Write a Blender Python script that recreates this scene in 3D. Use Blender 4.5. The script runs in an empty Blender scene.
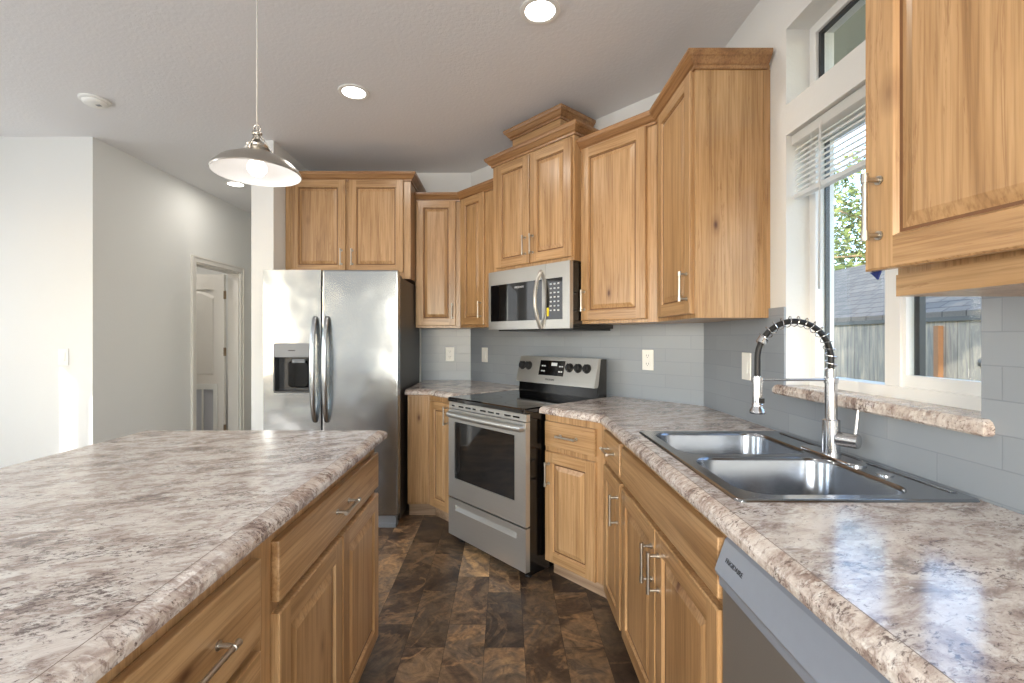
import bpy, bmesh, math, random
from mathutils import Vector, Matrix
from mathutils.geometry import tessellate_polygon
random.seed(4)
C = bpy.context.scene.collection
S = bpy.context.scene
PI = math.pi

# ------------------------------------------------------------------ camera
F, CX, CY, H = 470.0, 505.0, 338.0, 1.28
cam = bpy.data.cameras.new('camera'); co = bpy.data.objects.new('camera', cam); C.objects.link(co)
co.location = (0, 0, H); co.rotation_euler = (PI/2, 0, 0)
cam.sensor_width = 36.0; cam.lens = 36.0*F/1024.0
cam.shift_x = (512-CX)/1024.0; cam.shift_y = -(341.5-CY)/1024.0
cam.clip_start = 0.02
S.camera = co
# ------------------------------------------------------------------ world, sun, big lights, exposure
S.view_settings.view_transform = 'Standard'
S.view_settings.look = 'None'
S.view_settings.gamma = 1.0
S.view_settings.use_curve_mapping = False
S.view_settings.exposure = -0.02
S.cycles.use_denoising = True
S.cycles.max_bounces = 10
S.cycles.diffuse_bounces = 5
S.cycles.glossy_bounces = 5
S.cycles.sample_clamp_indirect = 6.0
W = bpy.data.worlds.new('sky'); S.world = W; W.use_nodes = True
nt = W.node_tree; nt.nodes.clear()
wo = nt.nodes.new('ShaderNodeOutputWorld'); bg = nt.nodes.new('ShaderNodeBackground')
sky = nt.nodes.new('ShaderNodeTexSky'); sky.sky_type = 'NISHITA'; sky.sun_disc = False
sky.sun_elevation = math.radians(28); sky.sun_rotation = math.radians(210)
bg.inputs['Strength'].default_value = 1.15
nt.links.new(sky.outputs[0], bg.inputs[0]); nt.links.new(bg.outputs[0], wo.inputs[0])
SUN_DIR = Vector((0.5, 0.8, -0.5)).normalized()
sl = bpy.data.lights.new('sun', 'SUN'); sl.energy = 5.0; sl.angle = 0.012; sl.color = (1.0, 0.96, 0.89)
so = bpy.data.objects.new('sun', sl); C.objects.link(so)
so.rotation_euler = SUN_DIR.to_track_quat('-Z', 'Y').to_euler()

def area(name, loc, direction, sx, sy, energy, col=(1, 1, 1)):
    l = bpy.data.lights.new(name, 'AREA'); l.shape = 'RECTANGLE'; l.size = sx; l.size_y = sy
    l.energy = energy; l.color = col
    o = bpy.data.objects.new(name, l); C.objects.link(o); o.location = loc
    o.rotation_euler = Vector(direction).to_track_quat('-Z', 'Y').to_euler()
    return o
area('daylight_rear_slider', (-0.6, -2.94, 1.15), (0, 1, 0), 2.3, 2.0, 105, (0.87, 0.94, 1.0))
area('daylight_left_window', (-4.13, 1.3, 1.55), (1, 0, 0), 0.72, 1.3, 20, (0.87, 0.94, 1.0))
area('daylight_left_rear_window', (-4.13, -1.6, 1.5), (1, 0, 0), 1.6, 1.4, 32, (0.87, 0.94, 1.0))
area('left_side_daylight_standin', (-4.13, 2.9, 1.35), (1, -0.15, 0), 0.62, 1.6, 6, (0.92, 0.96, 1.0))  # lamp added before the shut side window, standing in for its daylight

# ------------------------------------------------------------------ materials
def srgb(r, g, b):
    f = lambda c: (c/255/12.92) if c/255 <= 0.04045 else ((c/255+0.055)/1.055)**2.4
    return (f(r), f(g), f(b), 1.0)
def newmat(name):
    m = bpy.data.materials.new(name); m.use_nodes = True
    t = m.node_tree; b = t.nodes['Principled BSDF']
    return m, t, b
def N(t, kind, **kw):
    n = t.nodes.new(kind)
    for k, v in kw.items(): setattr(n, k, v)
    return n
def L(t, a, b): t.links.new(a, b)
def ramp(t, fac, stops, interp='LINEAR'):
    r = N(t, 'ShaderNodeValToRGB'); r.color_ramp.interpolation = interp
    while len(r.color_ramp.elements) < len(stops): r.color_ramp.elements.new(0.5)
    for e, (p, c) in zip(r.color_ramp.elements, stops): e.position = p; e.color = c
    L(t, fac, r.inputs[0]); return r.outputs[0]
def mix(t, fac, a, b, mode='MIX'):
    n = N(t, 'ShaderNodeMix', data_type='RGBA', blend_type=mode)
    for sock, v in ((0, fac), (6, a), (7, b)):
        if isinstance(v, (int, float, tuple)): n.inputs[sock].default_value = v
        else: L(t, v, n.inputs[sock])
    return n.outputs[2]
def math_(t, op, a, b=0.0):
    n = N(t, 'ShaderNodeMath', operation=op)
    for i, v in enumerate((a, b)):
        if isinstance(v, (int, float)): n.inputs[i].default_value = v
        else: L(t, v, n.inputs[i])
    return n.outputs[0]
def coords(t, scale=(1, 1, 1), rand=True):
    tc = N(t, 'ShaderNodeTexCoord'); mp = N(t, 'ShaderNodeMapping'); mp.inputs['Scale'].default_value = scale
    v = tc.outputs['Object']
    if rand:
        oi = N(t, 'ShaderNodeObjectInfo'); cb = N(t, 'ShaderNodeCombineXYZ')
        a = math_(t, 'MULTIPLY', oi.outputs['Random'], 37.0); b = math_(t, 'MULTIPLY', oi.outputs['Random'], 91.0)
        L(t, a, cb.inputs[0]); L(t, b, cb.inputs[1]); L(t, a, cb.inputs[2])
        ad = N(t, 'ShaderNodeVectorMath', operation='ADD'); L(t, v, ad.inputs[0]); L(t, cb.outputs[0], ad.inputs[1]); v = ad.outputs[0]
    L(t, v, mp.inputs[0]); return mp.outputs[0]
def noise(t, vec, scale, detail=4, rough=0.55, dist=0.0):
    n = N(t, 'ShaderNodeTexNoise'); n.inputs['Scale'].default_value = scale; n.inputs['Detail'].default_value = detail
    n.inputs['Roughness'].default_value = rough; n.inputs['Distortion'].default_value = dist
    L(t, vec, n.inputs['Vector']); return n.outputs['Fac']
def bump(t, b, height, strength, dist=0.002):
    n = N(t, 'ShaderNodeBump'); n.inputs['Strength'].default_value = strength; n.inputs['Distance'].default_value = dist
    L(t, height, n.inputs['Height']); L(t, n.outputs[0], b.inputs['Normal'])
def plain(name, rgb, rough=0.5, metal=0.0, grain=0.06, gscale=60, bstr=0.0, coat=0.0):
    m, t, b = newmat(name)
    v = coords(t); f = noise(t, v, gscale, 3)
    c = srgb(*rgb); d = tuple(x*(1-grain) for x in c[:3])+(1,)
    L(t, mix(t, f, d, c), b.inputs['Base Color'])
    b.inputs['Roughness'].default_value = rough; b.inputs['Metallic'].default_value = metal
    b.inputs['Coat Weight'].default_value = coat
    if bstr: bump(t, b, f, bstr)
    return m
def wood(name, axis, light, mid, dark):
    m, t, b = newmat(name)
    st = {'x': (0.55, 9, 9), 'z': (9, 9, 0.55), 'y': (9, 0.55, 9)}[axis]
    st2 = {'x': (3.0, 150, 150), 'z': (150, 150, 3.0), 'y': (150, 3.0, 150)}[axis]
    stk = {'x': (3.2, 7, 7), 'z': (7, 7, 3.2), 'y': (7, 3.2, 7)}[axis]
    v = coords(t, st); v2 = coords(t, st2); vk = coords(t, stk)
    f = noise(t, v, 1.3, 6, 0.6, 1.1)
    g = noise(t, v2, 1.0, 3, 0.6)
    base = ramp(t, f, [(0.28, srgb(*dark)), (0.45, srgb(*mid)), (0.58, srgb(*light)), (0.72, srgb(*mid))])
    fine = ramp(t, g, [(0.36, (0.70, 0.66, 0.60, 1)), (0.56, (1, 1, 1, 1))])
    c = mix(t, 0.9, base, fine, 'MULTIPLY')
    vo = N(t, 'ShaderNodeTexVoronoi'); vo.inputs['Scale'].default_value = 0.75; L(t, vk, vo.inputs['Vector'])
    k = ramp(t, vo.outputs['Distance'], [(0.02, (1, 1, 1, 1)), (0.06, (0.35, 0.35, 0.35, 1)), (0.13, (0, 0, 0, 1))])
    c = mix(t, k, c, srgb(88, 52, 28))
    # worn mineral streaks along the grain
    s = noise(t, v, 2.6, 5, 0.7, 2.0)
    s2 = ramp(t, s, [(0.60, (0, 0, 0, 1)), (0.63, (0.45, 0.45, 0.45, 1)), (0.66, (0, 0, 0, 1))])
    c = mix(t, s2, c, srgb(120, 78, 44))
    oi = N(t, 'ShaderNodeObjectInfo')
    hv = N(t, 'ShaderNodeHueSaturation'); L(t, c, hv.inputs['Color'])
    L(t, math_(t, 'ADD', math_(t, 'MULTIPLY', oi.outputs['Random'], 0.12), 0.94), hv.inputs['Value'])
    L(t, hv.outputs[0], b.inputs['Base Color'])
    b.inputs['Roughness'].default_value = 0.34
    b.inputs['Coat Weight'].default_value = 0.25; b.inputs['Coat Roughness'].default_value = 0.22
    bump(t, b, g, 0.12, 0.001)
    return m
WOODC = ((186, 150, 108), (173, 136, 94), (142, 106, 68))
WV = wood('alder_upright', 'z', *WOODC)
WH = wood('alder_level', 'x', *WOODC)
WC = wood('alder_moulding', 'x', (164, 124, 82), (148, 108, 70), (126, 88, 54))
WG = plain('glaze_and_groove_shade', (112, 76, 46), 0.5, 0, 0.2)  # door groove brown: real glaze plus the crease shade put into the colour
WK = wood('toe_board_wood', 'x', (176, 150, 124), (158, 132, 108), (140, 112, 90))
WIN = plain('cabinet_inside', (190, 150, 104), 0.6)

def laminate():
    m, t, b = newmat('granite_laminate')
    tc = N(t, 'ShaderNodeTexCoord'); v = tc.outputs['Object']
    m1 = N(t, 'ShaderNodeMapping'); m1.inputs['Rotation'].default_value = (0.0, 0.0, -0.35); L(t, v, m1.inputs[0])
    mp = N(t, 'ShaderNodeMapping'); mp.inputs['Scale'].default_value = (0.8, 1.55, 1.3); L(t, m1.outputs[0], mp.inputs[0]); w = mp.outputs[0]
    f1 = noise(t, w, 11.0, 10, 0.72, 0.6)
    c = ramp(t, f1, [(0.32, srgb(116, 100, 94)), (0.42, srgb(160, 144, 137)), (0.50, srgb(194, 182, 174)), (0.60, srgb(217, 209, 203)), (0.72, srgb(176, 160, 152))])
    f5 = noise(t, w, 34.0, 8, 0.7, 0.5)
    k5 = ramp(t, f5, [(0.53, (0, 0, 0, 1)), (0.63, (0.85, 0.85, 0.85, 1))])
    c = mix(t, k5, c, srgb(224, 220, 215))
    f2 = noise(t, w, 46.0, 8, 0.75, 0.7)
    k2 = ramp(t, f2, [(0.53, (0, 0, 0, 1)), (0.64, (0.8, 0.8, 0.8, 1))])
    c = mix(t, k2, c, srgb(124, 104, 97))
    f3 = noise(t, w, 85.0, 7, 0.78, 0.6)
    f6 = noise(t, w, 6.0, 3, 0.6, 0.5)
    k3 = ramp(t, math_(t, 'ADD', f3, math_(t, 'MULTIPLY', math_(t, 'SUBTRACT', f6, 0.5), 0.45)), [(0.55, (0, 0, 0, 1)), (0.63, (0.9, 0.9, 0.9, 1))])
    c = mix(t, k3, c, srgb(82, 66, 64))
    L(t, c, b.inputs['Base Color'])
    b.inputs['Roughness'].default_value = 0.16
    b.inputs['Specular IOR Level'].default_value = 0.6
    bump(t, b, noise(t, v, 160, 2), 0.05, 0.0006)
    return m
GRAN = laminate()

def steel(name, rgb, rough, axis, metal=1.0, wav=0.06):
    m, t, b = newmat(name)
    st = {'x': (1.5, 260, 260), 'z': (260, 260, 1.5), 'y': (260, 1.5, 260)}[axis]
    v = coords(t, st); f = noise(t, v, 1.0, 3, 0.6)
    c = srgb(*rgb)
    L(t, mix(t, f, tuple(x*0.9 for x in c[:3])+(1,), c), b.inputs['Base Color'])
    b.inputs['Metallic'].default_value = metal; b.inputs['Roughness'].default_value = rough
    w = noise(t, coords(t, (1, 1, 1)), 2.2, 2)
    bump(t, b, math_(t, 'ADD', math_(t, 'MULTIPLY', f, 0.006), w), wav, 0.02)
    return m
STEEL = steel('brushed_steel', (192, 190, 185), 0.32, 'x', 0.82)
STEELV = steel('brushed_steel_upright', (180, 185, 189), 0.2, 'x', 1.0, 0.7)
SINKM = steel('sink_steel', (160, 164, 170), 0.2, 'y')
NICK = plain('satin_nickel', (186, 181, 173), 0.3, 1.0)
CHROME = plain('satin_chrome', (202, 203, 206), 0.2, 1.0)
DWP = plain('grey_panel_metal', (152, 160, 174), 0.38, 0.35)
DWD = steel('dark_door_steel', (150, 146, 142), 0.42, 'y', 0.65)
BLACK = plain('black_enamel', (8, 8, 9), 0.16)
BGLASS = plain('black_glass', (8, 8, 10), 0.05, 0, 0.02, 20, 0, 0.5)
BPLAS = plain('black_plastic', (26, 26, 28), 0.4)
DGREY = plain('dark_grey_plastic', (52, 53, 56), 0.4)
GREYP = plain('grey_plastic', (128, 132, 138), 0.4)
RING = plain('burner_mark', (70, 72, 76), 0.2)
WHITEP = plain('white_plastic', (236, 236, 232), 0.35, 0, 0.02)
VINYL = plain('white_vinyl', (238, 238, 236), 0.4, 0, 0.02)
SLAT = plain('blind_slat_white', (240, 240, 238), 0.5, 0, 0.02)
def translucent(m):
    t = m.node_tree; b = t.nodes['Principled BSDF']; out = t.nodes['Material Output']
    tr = N(t, 'ShaderNodeBsdfTranslucent'); tr.inputs['Color'].default_value = (0.92, 0.92, 0.9, 1); mx = N(t, 'ShaderNodeMixShader'); mx.inputs[0].default_value = 0.45
    L(t, b.outputs[0], mx.inputs[1]); L(t, tr.outputs[0], mx.inputs[2]); L(t, mx.outputs[0], out.inputs[0])
translucent(SLAT)
DOORW = plain('door_white_paint', (226, 222, 215), 0.45, 0, 0.02)
HINGE = plain('hinge_bronze', (150, 130, 104), 0.35, 0.8)
BLUE = plain('blue_tape', (22, 40, 104), 0.6)
YEL = plain('yellow_label', (238, 214, 40), 0.5)
SHADEIN = plain('white_enamel', (248, 248, 248), 0.4, 0, 0.01)
RUBBER = plain('black_rubber', (18, 18, 20), 0.5)
INK = plain('dark_print', (40, 42, 48), 0.5)
LINK = plain('light_print', (205, 208, 212), 0.5)
def emit(name, rgb, s):
    m, t, b = newmat(name); b.inputs['Base Color'].default_value = (1, 1, 1, 1)
    b.inputs['Emission Color'].default_value = rgb+(1,); b.inputs['Emission Strength'].default_value = s
    f = noise(t, coords(t), 3, 1); L(t, mix(t, f, (0.95, 0.95, 0.95, 1), (1, 1, 1, 1)), b.inputs['Base Color'])
    return m
LENS = emit('lit_lens', (1.0, 0.95, 0.86), 9.0)
BULB = emit('lit_bulb', (1.0, 0.96, 0.9), 2.2)
DISP = emit('clock_display', (0.35, 0.55, 0.6), 0.05)
def paint(name, rgb, bs=0.25, sc=70, rough=0.75):
    m, t, b = newmat(name); v = coords(t, (1, 1, 1), False)
    f = noise(t, v, sc, 4, 0.6); g = noise(t, v, 1.5, 2)
    c = srgb(*rgb)
    L(t, mix(t, g, tuple(x*0.97 for x in c[:3])+(1,), c), b.inputs['Base Color'])
    b.inputs['Roughness'].default_value = rough; bump(t, b, f, bs, 0.004); return m
WALLM = paint('wall_paint', (227, 227, 224))
SEAM = plain('laminate_seam', (98, 76, 62), 0.5)
CEILM = paint('ceiling_paint', (230, 230, 231), 0.5, 55, 0.85)
def tile():
    m, t, b = newmat('glazed_subway_tile')
    tc = N(t, 'ShaderNodeTexCoord'); sp = N(t, 'ShaderNodeSeparateXYZ'); cb = N(t, 'ShaderNodeCombineXYZ')
    L(t, tc.outputs['Object'], sp.inputs[0]); L(t, sp.outputs[0], cb.inputs[0]); L(t, math_(t, 'SUBTRACT', sp.outputs[2], 0.027), cb.inputs[1])
    br = N(t, 'ShaderNodeTexBrick'); L(t, cb.outputs[0], br.inputs['Vector'])
    br.inputs['Scale'].default_value = 1.0; br.inputs['Brick Width'].default_value = 0.305; br.inputs['Row Height'].default_value = 0.0745
    br.inputs['Mortar Size'].default_value = 0.0016; br.inputs['Mortar Smooth'].default_value = 0.3
    br.inputs['Color1'].default_value = srgb(137, 144, 152); br.inputs['Color2'].default_value = srgb(144, 151, 159); br.inputs['Mortar'].default_value = srgb(129, 136, 144)
    L(t, br.outputs['Color'], b.inputs['Base Color'])
    b.inputs['Roughness'].default_value = 0.3
    n = N(t, 'ShaderNodeBump'); n.invert = True; n.inputs['Strength'].default_value = 0.35; n.inputs['Distance'].default_value = 0.002
    L(t, br.outputs['Fac'], n.inputs['Height']); L(t, n.outputs[0], b.inputs['Normal'])
    return m
TILE = tile()
def floor_mat():
    m, t, b = newmat('slate_vinyl_tile')
    tc = N(t, 'ShaderNodeTexCoord'); sp = N(t, 'ShaderNodeSeparateXYZ'); cb = N(t, 'ShaderNodeCombineXYZ')
    L(t, tc.outputs['Object'], sp.inputs[0]); L(t, sp.outputs[1], cb.inputs[0]); L(t, math_(t, 'ADD', sp.outputs[0], 0.085), cb.inputs[1])
    def brick(c1, c2, mo):
        br = N(t, 'ShaderNodeTexBrick'); L(t, cb.outputs[0], br.inputs['Vector']); br.offset = 0.37; br.offset_frequency = 2
        br.inputs['Scale'].default_value = 1.0; br.inputs['Brick Width'].default_value = 0.42; br.inputs['Row Height'].default_value = 0.165
        br.inputs['Mortar Size'].default_value = 0.0007; br.inputs['Mortar Smooth'].default_value = 0.1
        br.inputs['Color1'].default_value = c1; br.inputs['Color2'].default_value = c2; br.inputs['Mortar'].default_value = mo
        return br
    br = brick((0, 0, 0, 1), (1, 1, 1, 1), (0.3, 0.3, 0.3, 1))
    r = br.outputs['Color']
    ad = N(t, 'ShaderNodeVectorMath', operation='ADD'); sc = N(t, 'ShaderNodeVectorMath', operation='SCALE'); sc.inputs['Scale'].default_value = 23.0
    L(t, r, sc.inputs[0]); L(t, tc.outputs['Object'], ad.inputs[0]); L(t, sc.outputs[0], ad.inputs[1]); v = ad.outputs[0]
    f = noise(t, v, 2.6, 9, 0.62, 1.2)
    c = ramp(t, f, [(0.30, srgb(50, 42, 38)), (0.43, srgb(86, 71, 60)), (0.52, srgb(120, 102, 83)), (0.60, srgb(98, 88, 80)), (0.70, srgb(162, 136, 104))])
    f2 = noise(t, v, 1.6, 5, 0.6, 1.5)
    k = ramp(t, f2, [(0.47, (0, 0, 0, 1)), (0.5, (0.7, 0.7, 0.7, 1)), (0.53, (0, 0, 0, 1))])
    c = mix(t, k, c, srgb(150, 122, 92))
    f3 = noise(t, v, 15.0, 8, 0.75, 1.4)
    c = mix(t, 0.75, c, ramp(t, f3, [(0.34, (0.32, 0.30, 0.28, 1)), (0.5, (0.95, 0.92, 0.88, 1)), (0.64, (1.5, 1.42, 1.3, 1))]), 'MULTIPLY')
    tone = ramp(t, r, [(0.0, (0.50, 0.50, 0.52, 1)), (0.35, (0.85, 0.80, 0.75, 1)), (0.7, (1.25, 1.17, 1.06, 1)), (1.0, (2.0, 1.85, 1.6, 1))])
    c = mix(t, 1.0, c, tone, 'MULTIPLY')
    c = mix(t, br.outputs['Fac'], c, srgb(30, 25, 22))
    L(t, c, b.inputs['Base Color'])
    L(t, ramp(t, f3, [(0.3, (0.32, 0.32, 0.32, 1)), (0.7, (0.48, 0.48, 0.48, 1))]), b.inputs['Roughness'])
    bump(t, b, f3, 0.25, 0.002)
    return m
FLOORM = floor_mat()
def glass():
    m, t, b = newmat('window_glass'); t.nodes.remove(b)
    out = t.nodes['Material Output']; tr = N(t, 'ShaderNodeBsdfTransparent'); gl = N(t, 'ShaderNodeBsdfGlossy'); gl.inputs['Roughness'].default_value = 0.01
    lw = N(t, 'ShaderNodeLayerWeight'); lw.inputs['Blend'].default_value = 0.5; fr = math_(t, 'ADD', math_(t, 'MULTIPLY', math_(t, 'POWER', lw.outputs['Facing'], 5.0), 0.9), 0.03); mx = N(t, 'ShaderNodeMixShader')
    f = noise(t, coords(t), 2.0, 1); L(t, mix(t, f, (0.93, 0.96, 0.96, 1), (0.96, 0.97, 0.97, 1)), tr.inputs['Color'])
    L(t, fr, mx.inputs[0]); L(t, tr.outputs[0], mx.inputs[1]); L(t, gl.outputs[0], mx.inputs[2]); L(t, mx.outputs[0], out.inputs[0])
    return m
GLASS = glass()
def fence_mat():
    m, t, b = newmat('weathered_fence_boards')
    tc = N(t, 'ShaderNodeTexCoord'); v = coords(t, (1, 6, 0.6), False)
    f = noise(t, v, 3, 6, 0.65, 0.5)
    c = ramp(t, f, [(0.3, srgb(104, 102, 97)), (0.5, srgb(138, 132, 120)), (0.7, srgb(168, 157, 136))])
    sp = N(t, 'ShaderNodeSeparateXYZ'); L(t, tc.outputs['Object'], sp.inputs[0])
    g = math_(t, 'FRACT', math_(t, 'MULTIPLY', sp.outputs[1], 7.2))
    k = ramp(t, g, [(0.0, (0.35, 0.33, 0.3, 1)), (0.04, (1, 1, 1, 1)), (0.96, (1, 1, 1, 1)), (1.0, (0.35, 0.33, 0.3, 1))])
    L(t, mix(t, 1.0, c, k, 'MULTIPLY'), b.inputs['Base Color']); b.inputs['Roughness'].default_value = 0.8
    return m
FENCE = fence_mat()
def shingle_mat():
    m, t, b = newmat('grey_roof_shingles')
    tc = N(t, 'ShaderNodeTexCoord'); sp = N(t, 'ShaderNodeSeparateXYZ'); cb = N(t, 'ShaderNodeCombineXYZ'); L(t, tc.outputs['Object'], sp.inputs[0])
    L(t, sp.outputs[1], cb.inputs[0]); L(t, sp.outputs[0], cb.inputs[1])
    br = N(t, 'ShaderNodeTexBrick'); L(t, cb.outputs[0], br.inputs['Vector']); br.inputs['Scale'].default_value = 1.0
    br.inputs['Brick Width'].default_value = 0.3; br.inputs['Row Height'].default_value = 0.14; br.inputs['Mortar Size'].default_value = 0.008
    br.inputs['Color1'].default_value = srgb(88, 85, 80); br.inputs['Color2'].default_value = srgb(106, 101, 94); br.inputs['Mortar'].default_value = srgb(52, 50, 48)
    f = noise(t, coords(t, (1, 1, 1), False), 40, 3)
    L(t, mix(t, 0.4, br.outputs['Color'], ramp(t, f, [(0.3, (0.5, 0.5, 0.5, 1)), (0.7, (1, 1, 1, 1))]), 'MULTIPLY'), b.inputs['Base Color'])
    b.inputs['Roughness'].default_value = 0.85
    return m
SHING = shingle_mat()
def leaf_mat():
    m, t, b = newmat('tree_leaves'); f = noise(t, coords(t), 1.8, 4)
    L(t, ramp(t, f, [(0.3, srgb(58, 74, 34)), (0.5, srgb(108, 122, 60)), (0.7, srgb(172, 176, 112))]), b.inputs['Base Color'])
    b.inputs['Roughness'].default_value = 0.55; b.inputs['Subsurface Weight'].default_value = 0.0
    return m
LEAF = leaf_mat()
BARK = plain('tree_bark', (168, 146, 116), 0.85, 0, 0.4, 20, 0.5)
GROUND = plain('bare_ground', (120, 112, 92), 0.95, 0, 0.4, 6, 0.4)
POSTM = plain('rusty_post', (150, 108, 72), 0.7, 0, 0.3)

# ------------------------------------------------------------------ mesh helpers
class MB:
    def __init__(s): s.bm = bmesh.new()
    def box(s, x0, x1, y0, y1, z0, z1, m=0, bev=0.0, seg=2):
        t = bmesh.new(); bmesh.ops.create_cube(t, size=1.0)
        for v in t.verts: v.co = Vector(((x0+x1)/2+v.co.x*(x1-x0), (y0+y1)/2+v.co.y*(y1-y0), (z0+z1)/2+v.co.z*(z1-z0)))
        if bev > 0: bmesh.ops.bevel(t, geom=t.edges[:], offset=bev, segments=seg, affect='EDGES', profile=0.6)
        for f in t.faces: f.material_index = m
        s._join(t); return s
    def _join(s, t, smooth=None):
        me = bpy.data.meshes.new('tmp'); t.to_mesh(me); t.free(); s.bm.from_mesh(me); bpy.data.meshes.remove(me)
    def prism(s, poly, z0, z1, m=0):          # poly: list of (x,y)
        vs0 = [s.bm.verts.new((x, y, z0)) for x, y in poly]; vs1 = [s.bm.verts.new((x, y, z1)) for x, y in poly]
        fs = [s.bm.faces.new(vs0[::-1]), s.bm.faces.new(vs1)]
        n = len(poly)
        for i in range(n): fs.append(s.bm.faces.new((vs0[i], vs0[(i+1) % n], vs1[(i+1) % n], vs1[i])))
        for f in fs: f.material_index = m
        return s
    def extr(s, prof, axis, a, b, m=0):       # prof: 2D points; extruded along axis from a to b
        def P(p, t):
            return {'x': (t, p[0], p[1]), 'y': (p[0], t, p[1]), 'z': (p[0], p[1], t)}[axis]
        A = [s.bm.verts.new(P(p, a)) for p in prof]; B = [s.bm.verts.new(P(p, b)) for p in prof]
        fs = [s.bm.faces.new(A[::-1]), s.bm.faces.new(B)]; n = len(prof)
        for i in range(n): fs.append(s.bm.faces.new((A[i], A[(i+1) % n], B[(i+1) % n], B[i])))
        for f in fs: f.material_index = m
        return s
    def loft(s, rings, m=0, cap0=False, cap1=False, closed=True, smooth=True):
        R = [[s.bm.verts.new(p) for p in r] for r in rings]
        for a, b in zip(R[:-1], R[1:]):
            n = len(a)
            for i in range(n if closed else n-1):
                f = s.bm.faces.new((a[i], a[(i+1) % n], b[(i+1) % n], b[i])); f.material_index = m; f.smooth = smooth
        if cap0: f = s.bm.faces.new(R[0][::-1]); f.material_index = m
        if cap1: f = s.bm.faces.new(R[-1]); f.material_index = m
        return s
    def lathe(s, prof, c=(0, 0, 0), n=32, m=0, axis='z', cap=True):   # prof (r, t)
        rings = []
        for r, t in prof:
            ring = []
            for i in range(n):
                a = 2*PI*i/n; u, w = r*math.cos(a), r*math.sin(a)
                p = {'z': (u, w, t), 'y': (u, t, w), 'x': (t, u, w)}[axis]
                ring.append((c[0]+p[0], c[1]+p[1], c[2]+p[2]))
            rings.append(ring)
        return s.loft(rings, m, cap and prof[0][0] > 1e-5, cap and prof[-1][0] > 1e-5)
    def tube(s, pts, r, n=10, m=0, cap=True):
        pts = [Vector(p) for p in pts]; rings = []
        T0 = (pts[1]-pts[0]).normalized(); up = Vector((0, 0, 1)) if abs(T0.z) < 0.9 else Vector((1, 0, 0))
        Nn = T0.cross(up).normalized()
        for i, p in enumerate(pts):
            T = (pts[min(i+1, len(pts)-1)]-pts[max(i-1, 0)]).normalized()
            Nn = (Nn-T*Nn.dot(T)).normalized(); Bn = T.cross(Nn)
            rr = r[i] if isinstance(r, (list, tuple)) else r
            rings.append([tuple(p+Nn*(rr*math.cos(2*PI*k/n))+Bn*(rr*math.sin(2*PI*k/n))) for k in range(n)])
        return s.loft(rings, m, cap, cap)
    def quad(s, pts, m=0):
        f = s.bm.faces.new([s.bm.verts.new(p) for p in pts]); f.material_index = m; return s
    def polyhole(s, loops, z, m=0, up=True):
        vv = [[Vector((x, y, 0)) for x, y in l] for l in loops]
        flat = [p for l in vv for p in l]; vs = [s.bm.verts.new((p.x, p.y, z)) for p in flat]
        for tri in tessellate_polygon(vv):
            f = s.bm.faces.new([vs[i] for i in tri]); f.normal_update()
            if (f.normal.z > 0) != up: f.normal_flip()
            f.material_index = m
        return s
    def sweep(s, path, prof, pre=None, post=None, m=0):
        """profile (out, z) carried along an XY path; out is to the right of travel; pre/post give the neighbours the ends are mitred to"""
        P = [Vector((p[0], p[1])) for p in path]
        Q = ([Vector(pre)] if pre else [])+P+([Vector(post)] if post else [])
        o = 1 if pre else 0; rings = []
        for i in range(len(P)):
            k = i+o
            d0 = (Q[k]-Q[k-1]).normalized() if k > 0 else None
            d1 = (Q[k+1]-Q[k]).normalized() if k < len(Q)-1 else None
            if d0 is None: d0 = d1
            if d1 is None: d1 = d0
            n0 = Vector((d0.y, -d0.x)); n1 = Vector((d1.y, -d1.x)); mm = (n0+n1).normalized(); mm = mm/max(mm.dot(n0), 0.2)
            rings.append([(P[i].x+mm.x*a, P[i].y+mm.y*a, z) for a, z in prof])
        return s.loft(rings, m, True, True, True, False)
    def build(s, name, mats, parent=None, loc=(0, 0, 0), smooth=False, recalc=True, rotz=0.0):
        if recalc: bmesh.ops.recalc_face_normals(s.bm, faces=s.bm.faces[:])
        me = bpy.data.meshes.new(name); s.bm.to_mesh(me); s.bm.free()
        if not isinstance(mats, (list, tuple)): mats = [mats]
        for m in mats: me.materials.append(m)
        if smooth: me.shade_smooth() if hasattr(me, 'shade_smooth') else None
        o = bpy.data.objects.new(name, me); C.objects.link(o); o.location = loc; o.rotation_euler = (0, 0, rotz)
        if parent: o.parent = parent
        if smooth:
            for p in me.polygons: p.use_smooth = True
            try: me.set_sharp_from_angle(angle=math.radians(40))
            except Exception: pass
        return o
def tag(o, label=None, cat=None, group=None, kind=None):
    if label: o['label'] = label
    if cat: o['category'] = cat
    if group: o['group'] = group
    if kind: o['kind'] = kind
    return o
def thing(name, label, cat, loc=(0, 0, 0), rotz=0.0, group=None):
    o = bpy.data.objects.new(name, None); C.objects.link(o); o.empty_display_size = 0.1
    o.location = loc; o.rotation_euler = (0, 0, rotz); return tag(o, label, cat, group)
def struct(name, mb, mats, loc=(0, 0, 0), rotz=0.0, label=None, **k):
    o = mb.build(name, mats, None, loc, rotz=rotz, **k); o['kind'] = 'structure'
    if label: o['label'] = label
    return o
def rrect(x0, x1, y0, y1, r, n=6):
    pts = []
    for cx, cy, a0 in ((x1-r, y1-r, 0), (x0+r, y1-r, PI/2), (x0+r, y0+r, PI), (x1-r, y0+r, 3*PI/2)):
        for i in range(n+1):
            a = a0+PI/2*i/n; pts.append((cx+r*math.cos(a), cy+r*math.sin(a)))
    return pts
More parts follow.
